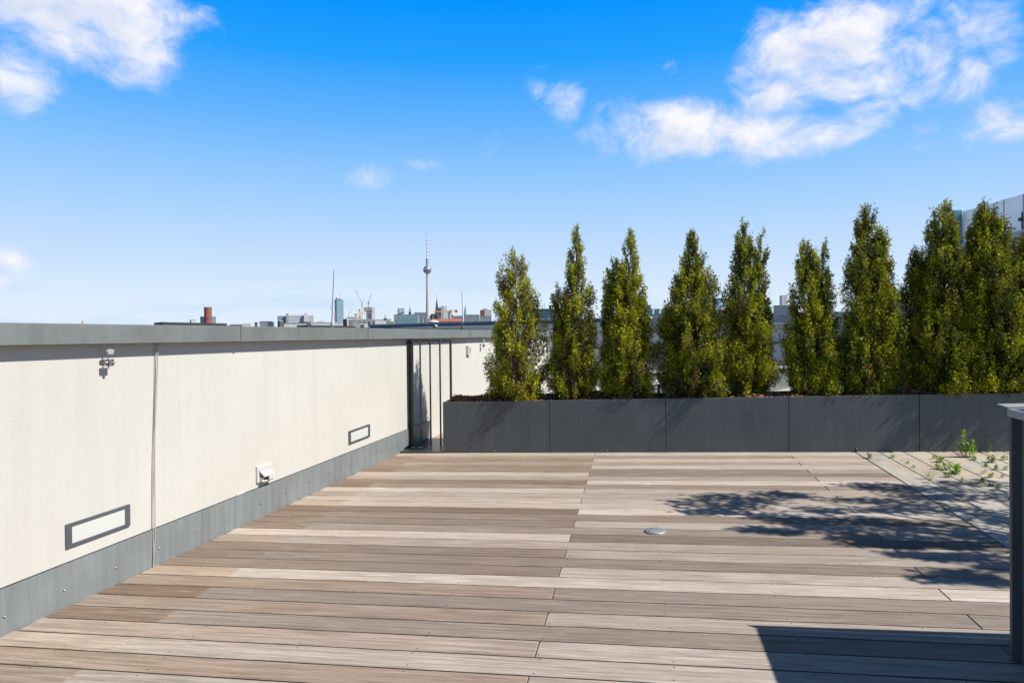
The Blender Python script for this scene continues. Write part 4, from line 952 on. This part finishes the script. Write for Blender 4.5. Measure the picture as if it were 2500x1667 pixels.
t, m_ = crane('orange crane with a long level jib crossing the dark steeple', 1101, 778, 1101, 758, [(1056, 761, 1101, 759.5), (1101, 759.5, 1115, 757.5)], 600, (.78, .36, .08), 1.1)
mb = MB(); c = at(1114, 759.5, 600); mb.box(c.x-.8, c.x+.8, c.y-.8, c.y+.8, c.z-1.3, c.z+1); mb.build('counterweight', simple('brown_ballast', (.25, .13, .06), .8), t)
# tilted glass block
t, zt, Mx, w_ = bldg('glass_block', 'pale glass block with a dark slanting cut left of the small green spire', 'building', 971, 987.5, 754, 2000, 15, facade('fac_gl', (.55, .68, .74), (.35, .52, .60), 3, 3.6, .4, .3), 0, teal)
mb = MB(); mb.prism([at(972, 765.5, 1990), at(987, 761, 1990), at(987, 763.5, 1990), at(975, 768, 1990)], 0, ray(980, 760)*5); mb.build('slanting_cut', dark, t)
mb = MB(); bbox(mb, 971, 975.5, 756, 1995, 10, 0, vb=770); mb.build('end_face', teal, t)
def steeple(name, lab, u, prof, Dd, mats, n=12):
    p = at(u, 780, Dd); t = thing(name, (p.x, p.y, GZ), lab, 'church tower'); k = Dd/F0
    for pn, m_, pr in prof:
        mb = MB(); mb.lathe((p.x, p.y, 0), [(hw*k, at(u, v, Dd).z) for v, hw in pr], n, smooth=False); mb.build(pn, mats[m_], t)
    return t
mats = {'b': simple('brown_brick', (.12, .075, .06), .9), 'c': copper, 's': dark, 'w': simple('pale_stone', (.5, .48, .43), .9), 'r': redroof, 'cl': simple('light_copper', (.25, .42, .37), .6)}
steeple('church_tower', 'small dark church tower with green dome and needle left of the television tower', 1001.2, [('tower', 'b', [(800, 3.4), (762, 3.3), (761.5, 2.5)]), ('dome', 'c', [(761.9, 3.6), (759, 2.6), (756, 1.3), (753.5, 1.6), (752, 1.2), (750, .5), (744, .12)])], 1100, mats)
steeple('church_tower', 'pale green church tower with stepped needle right of the second lightning rod', 1136.5, [('tower', 'cl', [(800, 4.2), (768, 4.2), (767.8, 3.4), (757, 3.2)]), ('lantern', 'c', [(756.9, 3.2), (755, 2.0), (752, 1.9), (750.8, 1.2)]), ('spire', 'cl', [(750.7, 1.2), (746, .7), (739, .1)])], 1400, mats)
t = steeple('church_spire', 'dark pointed church steeple beside the green tree and orange crane', 1067, [('tower', 's', [(800, 6.2), (777, 6.0)]), ('spire', 's', [(776.9, 6.6), (770, 5.7), (752, 3.4), (731, .8), (728.5, .4)])], 700, mats, 8)
mb = MB(); a = at(1066.8, 731, 700); b = at(1066.8, 717, 700); mb.tube([a, b], .07, 5); c = at(1066.8, 719, 700); mb.tube([c-RV*.45, c+RV*.45], .12, 4); mb.lathe(at(1066.8, 723.5, 700), [(.05, -.35), (.35, 0), (.05, .35)], 8); mb.build('finial_cross', dark, t)
mb = MB(); c = at(1072.5, 778, 692); k = 692/F0; mb.prism([c+RV*-2.3*k, c+RV*2.3*k, c+RV*2.3*k+Vector((0, 0, 2*k)), c+Vector((0, 0, 7*k)), c+RV*-2.3*k+Vector((0, 0, 2*k))], 0, FV*4); mb.build('brick_gable', redroof, t)
# teal box with diamond pattern
def diamond():
    m, nt, b = newmat('diamond_cladding'); v = coords(nt, (1, 1, 1), 'UV'); sp_ = nt.nodes.new('ShaderNodeSeparateXYZ'); nt.links.new(v, sp_.inputs[0])
    a = math_(nt, 'PINGPONG', math_(nt, 'MULTIPLY', sp_.outputs[0], 1/.22), 1.0); c = math_(nt, 'MULTIPLY', sp_.outputs[1], 1/.9)
    f = math_(nt, 'GREATER_THAN', math_(nt, 'FRACT', math_(nt, 'ADD', c, math_(nt, 'MULTIPLY', a, .5))), .5)
    nt.links.new(mixc(nt, f, (.12, .20, .23), (.155, .245, .27)), b.inputs['Base Color']); b.inputs['Roughness'].default_value = .5; return m
t, zt, Mx, w_ = bldg('clad_roof_house', 'teal box on the roofs with faint diamond pattern left of the television tower', 'building', 963.2, 1019, 768.5, 70, 3, diamond(), 0, teal, cap=.04)
mb = MB(); bbox(mb, 961.3, 963.1, 769.5, 70, 3, 0); mb.build('timber_edge', simple('ochre_timber', (.55, .36, .18), .8), t)
mb = MB(); bbox(mb, 1019.1, 1023.6, 769.0, 70.5, 3, 0); mb.build('side_wall', simple('pale_teal', (.26, .34, .36), .6), t)
bldg('office_slab', 'grey office slab with vertical stripes left of the television tower shaft', 'building', 1012, 1041, 763.8, 1200, 20, facade('fac_slab', (.30, .34, .38), (.14, .18, .23), 3, 60, .4), 0, g_roof)
bldg('glazed_attic', 'low glazed attic with pale posts right of the teal box', 'building', 1023.8, 1040, 775.5, 75, 3, facade('fac_attic', (.55, .56, .55), (.22, .26, .29), .45, 1.1, .2), 0, g_roof)
bldg('glazed_attic', 'plain grey attic box just right of the glazed attic', 'building', 1040.2, 1052, 777.5, 76, 3, g_roof, 0, w_roof)
# television tower
Dt = 2174; p = at(1044.6, 800, Dt); k = Dt/F0
t = thing('television_tower', (p.x, p.y, GZ), 'tall slender television tower with a steel sphere and striped antenna', 'tower')
conc = simple('tower_concrete', (.42, .39, .35), .85, 0, .06, .02); Z = lambda v: at(1044.6, v, Dt).z
mb = MB(); mb.lathe((p.x, p.y, 0), [(6.2*k, GZ), (4.7*k, Z(774)), (3.6*k, Z(730)), (2.6*k, Z(683)), (2.3*k, Z(668))], 32); mb.build('shaft', conc, t)
mb = MB(); mb.lathe((p.x, p.y, 0), [(2.4*k, Z(677.5)), (3.2*k, Z(676.8)), (3.3*k, Z(675.2)), (2.5*k, Z(674.8)), (2.5*k, Z(673.6)), (3.1*k, Z(673.2)), (3.1*k, Z(671.8)), (2.4*k, Z(671.4))], 24); mb.build('collar', conc, t)
sph = simple('sphere_steel', (.50, .53, .55), .22, .75, .12, .15); zc = Z(658.6); rr = 10.1*k
mb = MB(); mb.lathe((p.x, p.y, 0), [(rr*math.cos(a), zc+rr*math.sin(a)) for a in [R(x) for x in range(-78, 90, 6)]], 40); mb.build('sphere', sph, t)
mb = MB(); mb.lathe((p.x, p.y, 0), [(rr*.990, zc-rr*.22), (rr*1.012, zc-rr*.20), (rr*1.02, zc-rr*.08), (rr*1.005, zc-rr*.06)], 40); mb.build('window_band', simple('bronze_glass', (.10, .065, .05), .2), t)
mb = MB(); mb.lathe((p.x, p.y, 0), [(rr*.90, zc-rr*.47), (rr*.915, zc-rr*.44), (rr*.945, zc-rr*.36), (rr*.93, zc-rr*.34)], 40); mb.build('lower_band', simple('brown_glass', (.20, .13, .11), .3), t)
mb = MB(); mb.lathe((p.x, p.y, 0), [(3.4*k, Z(649)), (3.2*k, Z(645)), (3.0*k, Z(640)), (3.3*k, Z(639)), (3.1*k, Z(634)), (4.0*k, Z(633)), (4.1*k, Z(631.8)), (1.6*k, Z(631.5))], 20, smooth=False); mb.build('antenna_base', simple('antenna_platform', (.30, .30, .31), .6, .2, .5, .2), t)
wht = simple('antenna_white', (.78, .76, .74), .6); redp = simple('antenna_red', (.55, .10, .07), .6)
vs_ = [631.5, 627.3, 622.5, 618.5, 613.5, 609, 604, 600, 595.5, 591, 585.5, 581, 576.5, 572.5, 567, 563, 559, 555]
for i in range(len(vs_)-1):
    w0_ = 1.55-1.15*i/17; mb = MB(); mb.lathe((p.x, p.y, 0), [(w0_*k, Z(vs_[i])), ((w0_-.06)*k, Z(vs_[i+1]))], 10); mb.build('antenna_ring', redp if i % 2 else wht, t)
# city tree
def leafy(u, v0, v1, hw, Dd, lab):
    p = at(u, v1, Dd); t = thing('city_tree', (p.x, p.y, GZ), lab, 'tree'); k = Dd/F0; zc0, zc1 = at(u, v1+4, Dd).z, at(u, v0, Dd).z
    rg = np.random.default_rng(3); n = 2600; cz = (zc0+zc1)/2; rz = (zc1-zc0)/2; rx = hw*k
    d = rg.normal(size=(n, 3)); d /= np.linalg.norm(d, axis=1, keepdims=True); rad = .55+.45*rg.uniform(size=(n, 1))**.5
    rad *= 1+.18*np.sin(d[:, :1]*7+1)*np.sin(d[:, 2:3]*6)
    P = np.array([p.x, p.y, cz])+d*rad*np.array([rx, rx, rz]); S = rg.uniform(.5, 1.0, n)*rx*.22
    C = np.array([.05, .10, .025])*rg.uniform(.6, 1.5, (n, 1)); V, Fq, T = make_sprays(P, d+rg.normal(size=(n, 3))*.7, S, C, rg)
    fast_mesh('crown', V, Fq, M['leaf'], parent=t, attr=np.concatenate([T, np.ones((len(T), 1))], 1))
    mb = MB(); mb.tube([(p.x, p.y, GZ), (p.x, p.y, cz)], [rx*.12, rx*.05], 8); mb.build('trunk', M['bark'], t)
leafy(1058, 766.5, 780, 8, 320, 'round green tree top at the foot of the dark steeple')
# tower blocks behind the steeple
p = at(1081, 780, 1500); t = thing('tower_block', (p.x, p.y, GZ), 'white and blue high rise with gridded windows right behind the dark steeple', 'building')
for u0, u1, vt, m_, of in ((1070.5, 1077, 752, facade('fac_bl', (.20, .32, .48), (.10, .2, .34), 3, 3, .35), 0), (1077.2, 1083.7, 747.5, facade('fac_gr', (.48, .50, .52), (.20, .25, .30), 3, 3, .5), -3), (1083.9, 1091.3, 747.8, facade('fac_wh', (.80, .79, .76), (.62, .62, .60), 20, 3, .5), -2)):
    mb = MB(); bbox(mb, u0, u1, vt, 1500, 14, 0, off=of); mb.build('wing', m_, t)
mb = MB(); bbox(mb, 1071, 1076.5, 750, 1500, 6, 0, vb=751.9, off=4); bbox(mb, 1078, 1082, 745.8, 1500, 6, 0, vb=747.3, off=3); mb.build('roof_plant', w_roof, t)
bldg('office_block', 'small blue glass block between the high rise and the orange crane mast', 'building', 1092.6, 1100.5, 760.3, 1200, 12, facade('fac_b2', (.22, .36, .46), (.12, .25, .36), 3, 3, .4), 0, g_roof)
# red tiled roof house
p = at(1090, 785, 170); t = thing('red_roof_house', (p.x, p.y, GZ), 'long red tiled roof in front of the orange crane', 'building'); k = 170/F0
mb = MB(); bbox(mb, 1050, 1128, 785.5, 170, 8, 0); mb.build('wall', M['concrete'], t)
Mx, _ = frame_at(1089, 170); zr0, zr1 = at(1089, 785.4, 170).z, at(1089, 777, 170).z; w_ = 78*k; mb = MB()
mb.add([Mx @ Vector(q) for q in ((-w_/2, -.3, zr0), (w_/2, -.3, zr0), (w_/2, 4, zr1), (-w_/2+.6, 4, zr1), (-w_/2, 8.3, zr0), (w_/2, 8.3, zr0))], [(0, 1, 2, 3), (3, 2, 5, 4), (0, 3, 4), (1, 5, 2)]); mb.build('roof', redroof, t)
bldg('chimney_stack', 'squat brick stack rising by the orange crane mast', 'chimney', 1102.2, 1106.2, 769.8, 300, 1, brick, 0, g_roof)
bldg('office_slab', 'flat grey slab with window band behind the red roof', 'building', 1106.5, 1130, 771.8, 420, 10, facade('fac_s2', (.34, .35, .38), (.16, .19, .24), 30, 1.2, .5), 0, g_roof)
bldg('metal_roof_house', 'pale ribbed metal rooftop box right of the second lightning rod', 'building', 1133.5, 1170.5, 769, 62, 4, facade('fac_rib', (.33, .36, .38), (.29, .32, .34), .12, 3, .2), 0, g_roof, cap=.03)
bldg('metal_roof_house', 'lower ribbed metal rooftop box beside the first arborvitae', 'building', 1171.2, 1200, 772, 64, 4, facade('fac_rib2', (.36, .38, .40), (.31, .34, .36), .12, 3, .2), 0, g_roof, cap=.03)
t, zt, Mx, w_ = bldg('brick_block', 'red brick and white rooftop block left behind the first arborvitae', 'building', 1172.5, 1184.5, 757.5, 500, 6, facade('fac_red', (.40, .12, .10), (.33, .09, .08), 2, 9, .1), 0, w_roof, cap=.3)
mb = MB(); bbox(mb, 1184.8, 1200, 756.5, 501, 6, 0); mb.build('white_wing', facade('fac_rw', (.72, .71, .68), (.35, .36, .38), 30, 1.3, .6), t)
mb = MB(); bbox(mb, 1178, 1190, 754, 503, 6, 0, vb=756.3); mb.build('red_parapet', redroof, t)
# slate blue roof stretching right
p = at(1060, 800, 34); t = thing('slate_roof_hall', (p.x, p.y, GZ), 'long low blue grey metal roof stretching behind the parapet towards the trees', 'building')
a, b, c, d = at(902, 793.2, 44), at(1470, 777.5, 30), at(1470, 812, 29), at(902, 812, 43)
mb = MB(); mb.prism([d, c, b, a], 0, (1.2, 6, -.1)); mb.build('roof_slope', slate, t)
a2, b2 = a+Vector((0, 0, .02)), b+Vector((0, 0, .02)); mb = MB(); mb.prism([a2-Vector((0, 0, .10)), b2-Vector((0, 0, .10)), b2, a2], 0, (-.05, -.15, 0)); mb.build('eaves_flashing', simple('pale_flashing', (.22, .25, .28), .6), t)
mb = MB(); mb.prism([Vector((d.x, d.y, GZ)), Vector((c.x, c.y, GZ)), c-Vector((0, 0, .01)), d-Vector((0, 0, .01))], 0, (1.2, 6, 0)); mb.build('wall', M['concrete'], t)
# dome rooflight
p = at(1058.5, 786.8, 40); t = thing('dome_rooflight', p, 'white shallow dome rooflight standing on the blue grey roof', 'rooflight'); k = 40/F0
mb = MB(); mb.lathe(p, [(13*k, 0), (13*k, 1.6*k), (12*k, 2.2*k), (8*k, 4.2*k), (4*k, 5.2*k), (.5*k, 5.6*k)], 24); mb.build('dome', w_roof, t)
mb = MB(); mb.lathe(p, [(12.4*k, -4*k), (12.4*k, -.01)], 24); mb.build('kerb', d_roof, t)
# ball ventilators
def ball(u, v, r_px, Dd, lab, zb):
    p = at(u, v, Dd); k = Dd/F0; r = r_px*k; t = thing('roof_ventilator', (p.x, p.y, zb), lab, 'ventilator')
    mb = MB(); mb.lathe((p.x, p.y, 0), [(r*.3, zb), (r*.28, p.z-r*.9)], 12); mb.build('pipe', w_roof, t)
    mb = MB(); c = p+RV*r*.25; mb.lathe(c, [(r*.9*math.cos(R(x)), r*.95*math.sin(R(x))) for x in range(-88, 90, 12)], 20); mb.build('cowl', M['metal_bright'], t)
    mb = MB(); c = p-RV*r*.3-FV*r*.45; mb.tube([c, c-(RV*.75+FV*.65)*r*.35], [r*.8, r*.72], 18); mb.build('mouth', d_roof, t)
    mb = MB(); mb.tube([p+Vector((0, 0, r*.9)), p+Vector((0, 0, r*1.3))], r*.08, 6); mb.build('pin', M['steel'], t)
ball(1062.3, 797, 5.4, 11.5, 'round roof ventilator with dark mouth on the wall line near the second lightning rod', zr)
ball(1586, 778, 6.5, 17, 'round roof ventilator with dark mouth seen between third and fourth arborvitae', at(1586, 797, 17).z)
# lightning rods
def rod(u0, v0, u1, v1, Dd, lab):
    a, b = at(u0, v0, Dd), at(u1, v1, Dd); t = thing('lightning_rod', a, lab, 'lightning rod', 'thin lightning rods on the roofs')
    mb = MB(); mb.tube([a, b], [.55*Dd/F0*.9+.004, .004], 6); mb.build('rod', M['aluframe'], t)
    mb = MB(); fr = 4.6*Dd/F0; mb.lathe(a, [(fr, -.6*fr), (fr, .4*fr), (.3*fr, .8*fr)], 10); mb.build('foot_weight', d_roof, t)
    for q in (-1, 1): mb = MB(); mb.tube([a+Vector((q*.9*fr, 0, .0)), a+Vector((0, 0, fr*2.2))], .1*fr, 5); mb.build('strut', M['aluframe'], t)
rod(809.6, 797, 815.2, 659.5, 9.6, 'tallest thin lightning rod, leaning slightly, left of the glass tower')
rod(1130, 800.5, 1127.4, 712, 14.5, 'thin lightning rod behind the wall between the steeple and the pale green tower')
rod(1315.5, 790, 1315, 738, 22, 'short lightning rod between the first and second arborvitae')
rod(941, 780, 938.5, 770, 80, 'tiny distant rod left of the teal box')
# slanted roof with chimney between the first trees
p = at(1330, 780, 55); t = thing('mansard_house', (p.x, p.y, GZ), 'blue slanted metal roof with a dark chimney between the first two arborvitae', 'building')
mb = MB(); k = 55/F0; a, b, c, d = at(1296, 782, 55), at(1333, 782, 55), at(1351, 755.5, 55), at(1296, 755.5, 55); mb.prism([a, b, c, d], 0, FV*3); mb.build('roof_slope', simple('blue_slate_metal', (.12, .19, .25), .5, .1), t)
mb = MB(); mb.prism([b+RV*.01, at(1366, 782, 55), at(1366, 755.5, 55), c+RV*.01], 0, FV*3); mb.build('side_wall', g_roof, t)
mb = MB(); mb.prism([at(1295, 755.3, 54.8), at(1367, 755.3, 54.8), at(1367, 753.8, 54.8), at(1295, 753.8, 54.8)], 0, FV*3.4); mb.build('flat_top', d_roof, t)
mb = MB(); bbox(mb, 1340.5, 1346.5, 746.5, 56, .3, 0, vb=753.7); mb.build('chimney', dark, t)
mb = MB(); bbox(mb, 1339.5, 1347.5, 745.3, 55.9, .4, 0, vb=746.4); mb.build('chimney_cap', dark, t)
for u in (1325, 1330): mb = MB(); mb.tube([at(u, 753.7, 56), at(u, 741, 56)], .018, 4); mb.build('vent_pipe', copper, t)
mb = MB(); mb.prism([at(1290, 782.2, 54), at(1480, 782.2, 54), Vector((*at(1480, 800, 54).xy, GZ)), Vector((*at(1290, 800, 54).xy, GZ))], 0, FV*6); mb.build('wall', M['concrete'], t)
# zigzag roof
p = at(1595, 765, 60); t = thing('zigzag_roof_house', (p.x, p.y, GZ), 'teal folded zigzag roof between third and fourth arborvitae', 'building')
mb = MB(); vs_ = []; n = 10
for i in range(n+1): u = 1560+i*8.2; vs_ += [at(u, 767, 60), at(u, 753.5, 60)+FV*(.5 if i % 2 else -.1)]
mb.add(vs_, [(2*i, 2*i+2, 2*i+3, 2*i+1) for i in range(n)]); mb.add([v+FV*3 for v in vs_], [(2*i+1, 2*i+3, 2*i+2, 2*i) for i in range(n)]); mb.build('roof', simple('teal_fold', (.24, .33, .35), .5), t)
mb = MB(); bbox(mb, 1555, 1645, 769.5, 60.5, 3, 0); mb.build('wall', d_roof, t)
mb = MB(); bbox(mb, 1581, 1595.5, 744, 64, 2, 20); mb.build('lift_house', simple('lead_blue', (.15, .22, .27), .6), t)
t, zt, Mx, w_ = bldg('grey_roof_hall', 'grey roof edge running behind the rear wall between the trees', 'building', 1480, 2300, 771, 30, 5, M['concrete'], 0, simple('pale_eaves', (.38, .42, .46), .6), cap=.12)
bldg('office_block', 'blue glass high rise seen between fourth and fifth arborvitae', 'building', 1742, 1766, 729.5, 1300, 16, facade('fac_b3', (.40, .55, .66), (.14, .25, .40), 4, 3.4, .3), 25, g_roof)
bldg('brick_house', 'orange brick gable seen between fourth and fifth arborvitae', 'building', 1756, 1775, 757, 120, 5, brick, 0, g_roof)
bldg('flat_roof_house', 'dark flat roofed house left of the orange brick gable', 'building', 1735, 1756, 760, 110, 5, g_roof, 0, d_roof)
bldg('tower_block', 'white high rise seen between fifth and sixth arborvitae', 'building', 1907, 1925, 722, 1600, 14, facade('fac_w3', (.78, .79, .80), (.40, .46, .53), 4, 3.2, .5), 20, w_roof)
bldg('flat_roof_house', 'beige flat roofed house below the white high rise', 'building', 1890, 1935, 746, 200, 8, simple('beige_wall', (.42, .38, .33), .8), 0, w_roof)
bldg('brick_house', 'dull red roofed house between fifth and sixth arborvitae', 'building', 1893, 1920, 766, 90, 4, simple('dull_red', (.22, .075, .055), .9), 0, g_roof)
bldg('tower_block', 'dark blue high rise seen between seventh and eighth arborvitae', 'building', 2190, 2206, 718, 1500, 14, facade('fac_b5', (.16, .22, .36), (.10, .14, .26), 3, 3, .4), 0, g_roof)
bldg('flat_roof_house', 'brown roofed house between seventh and eighth arborvitae', 'building', 2180, 2215, 752, 120, 6, simple('brown_wall', (.20, .15, .12), .8), 0, d_roof)
# low roofs between the brick chimney and the television tower
low = [('roof_shed', 'slate grey low roof right beside the long black skylight', 562, 590, 792.5, 120, 4, slate, 0), ('flat_roof_house', 'white low roof strip left of the two dark chimneys', 586, 612, 792.2, 160, 5, w_roof, 0),
 ('chimney_stack', 'short dark chimney stack, left one of a pair', 622, 628.5, 787.5, 110, 1, simple('dark_brown', (.09, .05, .045), .8), 0), ('chimney_stack', 'short grey chimney stack, right one of a pair', 633.5, 638.5, 789, 108, 1, g_roof, 0),
 ('roof_shed', 'dark flat roofed attic left of the long pale slab building', 635, 664, 785.3, 130, 6, simple('grey_attic', (.16, .18, .20), .7), 0), ('roof_shed', 'teal grey roof box in front of the long pale slab building', 661, 677, 787, 100, 3, simple('tealgrey', (.22, .27, .28), .7), 15),
 ('chimney_stack', 'brown chimney cluster in front of the long pale slab building', 681, 694, 784.5, 115, 2, simple('sooty_brick', (.14, .10, .08), .9), 10), ('flat_roof_house', 'white parapet house in front of the long pale slab building', 694, 723, 790.5, 95, 5, w_roof, 0),
 ('flat_roof_house', 'grey house with small windows right of the white parapet house', 723, 748, 790.8, 98, 5, facade('fac_l1', (.46, .45, .42), (.12, .13, .15), 1.2, 1.5, .5), 0), ('roof_shed', 'dark shed roof right of the long pale slab building', 748, 762, 786.5, 105, 4, simple('dark_shed', (.07, .08, .085), .7), 20),
 ('flat_roof_house', 'white roofed house left of the tall lightning rod', 762, 808, 788.2, 150, 8, w_roof, 0), ('flat_roof_house', 'cream chimney house on the white roof left of the tall rod', 776, 790, 785.2, 155, 3, simple('cream_wall', (.58, .52, .44), .8), 0),
 ('flat_roof_house', 'white domed attic at the foot of the glass tower', 818, 838, 787.3, 120, 5, w_roof, 0), ('chimney_stack', 'dark steep gable cluster right of the glass tower', 843, 851, 779.5, 100, 2, simple('sooty_gable', (.07, .055, .05), .9), 15),
 ('chimney_stack', 'brown chimney wall right of the dark steep gable', 852, 861, 783, 98, 2, simple('brown_gable', (.20, .16, .13), .9), 0), ('office_block', 'pale office with blue window bands left of the yellow crane', 848.5, 873, 774.5, 900, 10, facade('fac_o1', (.62, .66, .68), (.22, .32, .40), 40, 3, .55), 0),
 ('flat_roof_house', 'long grey flat roofed attic under the yellow crane', 861, 921, 780.5, 105, 5, facade('fac_l2', (.42, .41, .38), (.16, .17, .17), .7, .9, .35), 0), ('flat_roof_house', 'pale box house at the right end of the long grey attic', 916, 941, 780.8, 100, 4, simple('pale_box', (.52, .51, .47), .85), 0),
 ('roof_shed', 'grey lean-to roof in front of the long grey attic', 862, 880, 788, 70, 3, simple('lean_grey', (.28, .29, .30), .7), 0), ('flat_roof_house', 'low cream house front below the long grey attic', 879, 898, 789, 60, 3, simple('cream_low', (.50, .48, .43), .85), 0),
 ('roof_shed', 'small black box between the cream fronts left of the blue grey roof', 879.5, 889, 793.5, 45, 1.5, d_roof, 0), ('flat_roof_house', 'distant grey blocks between the long attic and the teal box', 942, 955, 779.5, 600, 15, facade('fac_l3', (.50, .54, .57), (.3, .35, .4), 4, 4, .5), 0),
 ('flat_roof_house', 'low brown roofs directly left of the teal box', 943, 961, 786, 110, 6, simple('brownish', (.26, .24, .21), .85), 0)]
for nme, lab, u0, u1, vt, Dd, dp, m_, yw in low:
    bldg(nme, lab, 'chimney' if 'chimney' in nme else 'building', u0, u1, vt, Dd, dp, m_, yw, g_roof if random.random() < .6 else w_roof, cap=Dd*.0008)

# ------------------------------------------------------------------ camera + colour
cam = bpy.data.cameras.new('camera'); cam.lens = F0/2500*36; cam.sensor_width = 36; cam.clip_end = 30000; cam.clip_start = .05
co = bpy.data.objects.new('camera', cam); COL.objects.link(co)
co.matrix_world = Matrix(((R2.x, U2.x, -FV.x, 0), (R2.y, U2.y, -FV.y, 0), (R2.z, U2.z, -FV.z, H), (0, 0, 0, 1)))
sc.camera = co
sc.view_settings.view_transform = 'Standard'; sc.view_settings.look = 'None'; sc.view_settings.exposure = .55; sc.view_settings.gamma = 1
sc.cycles.max_bounces = 8; sc.cycles.transparent_max_bounces = 8
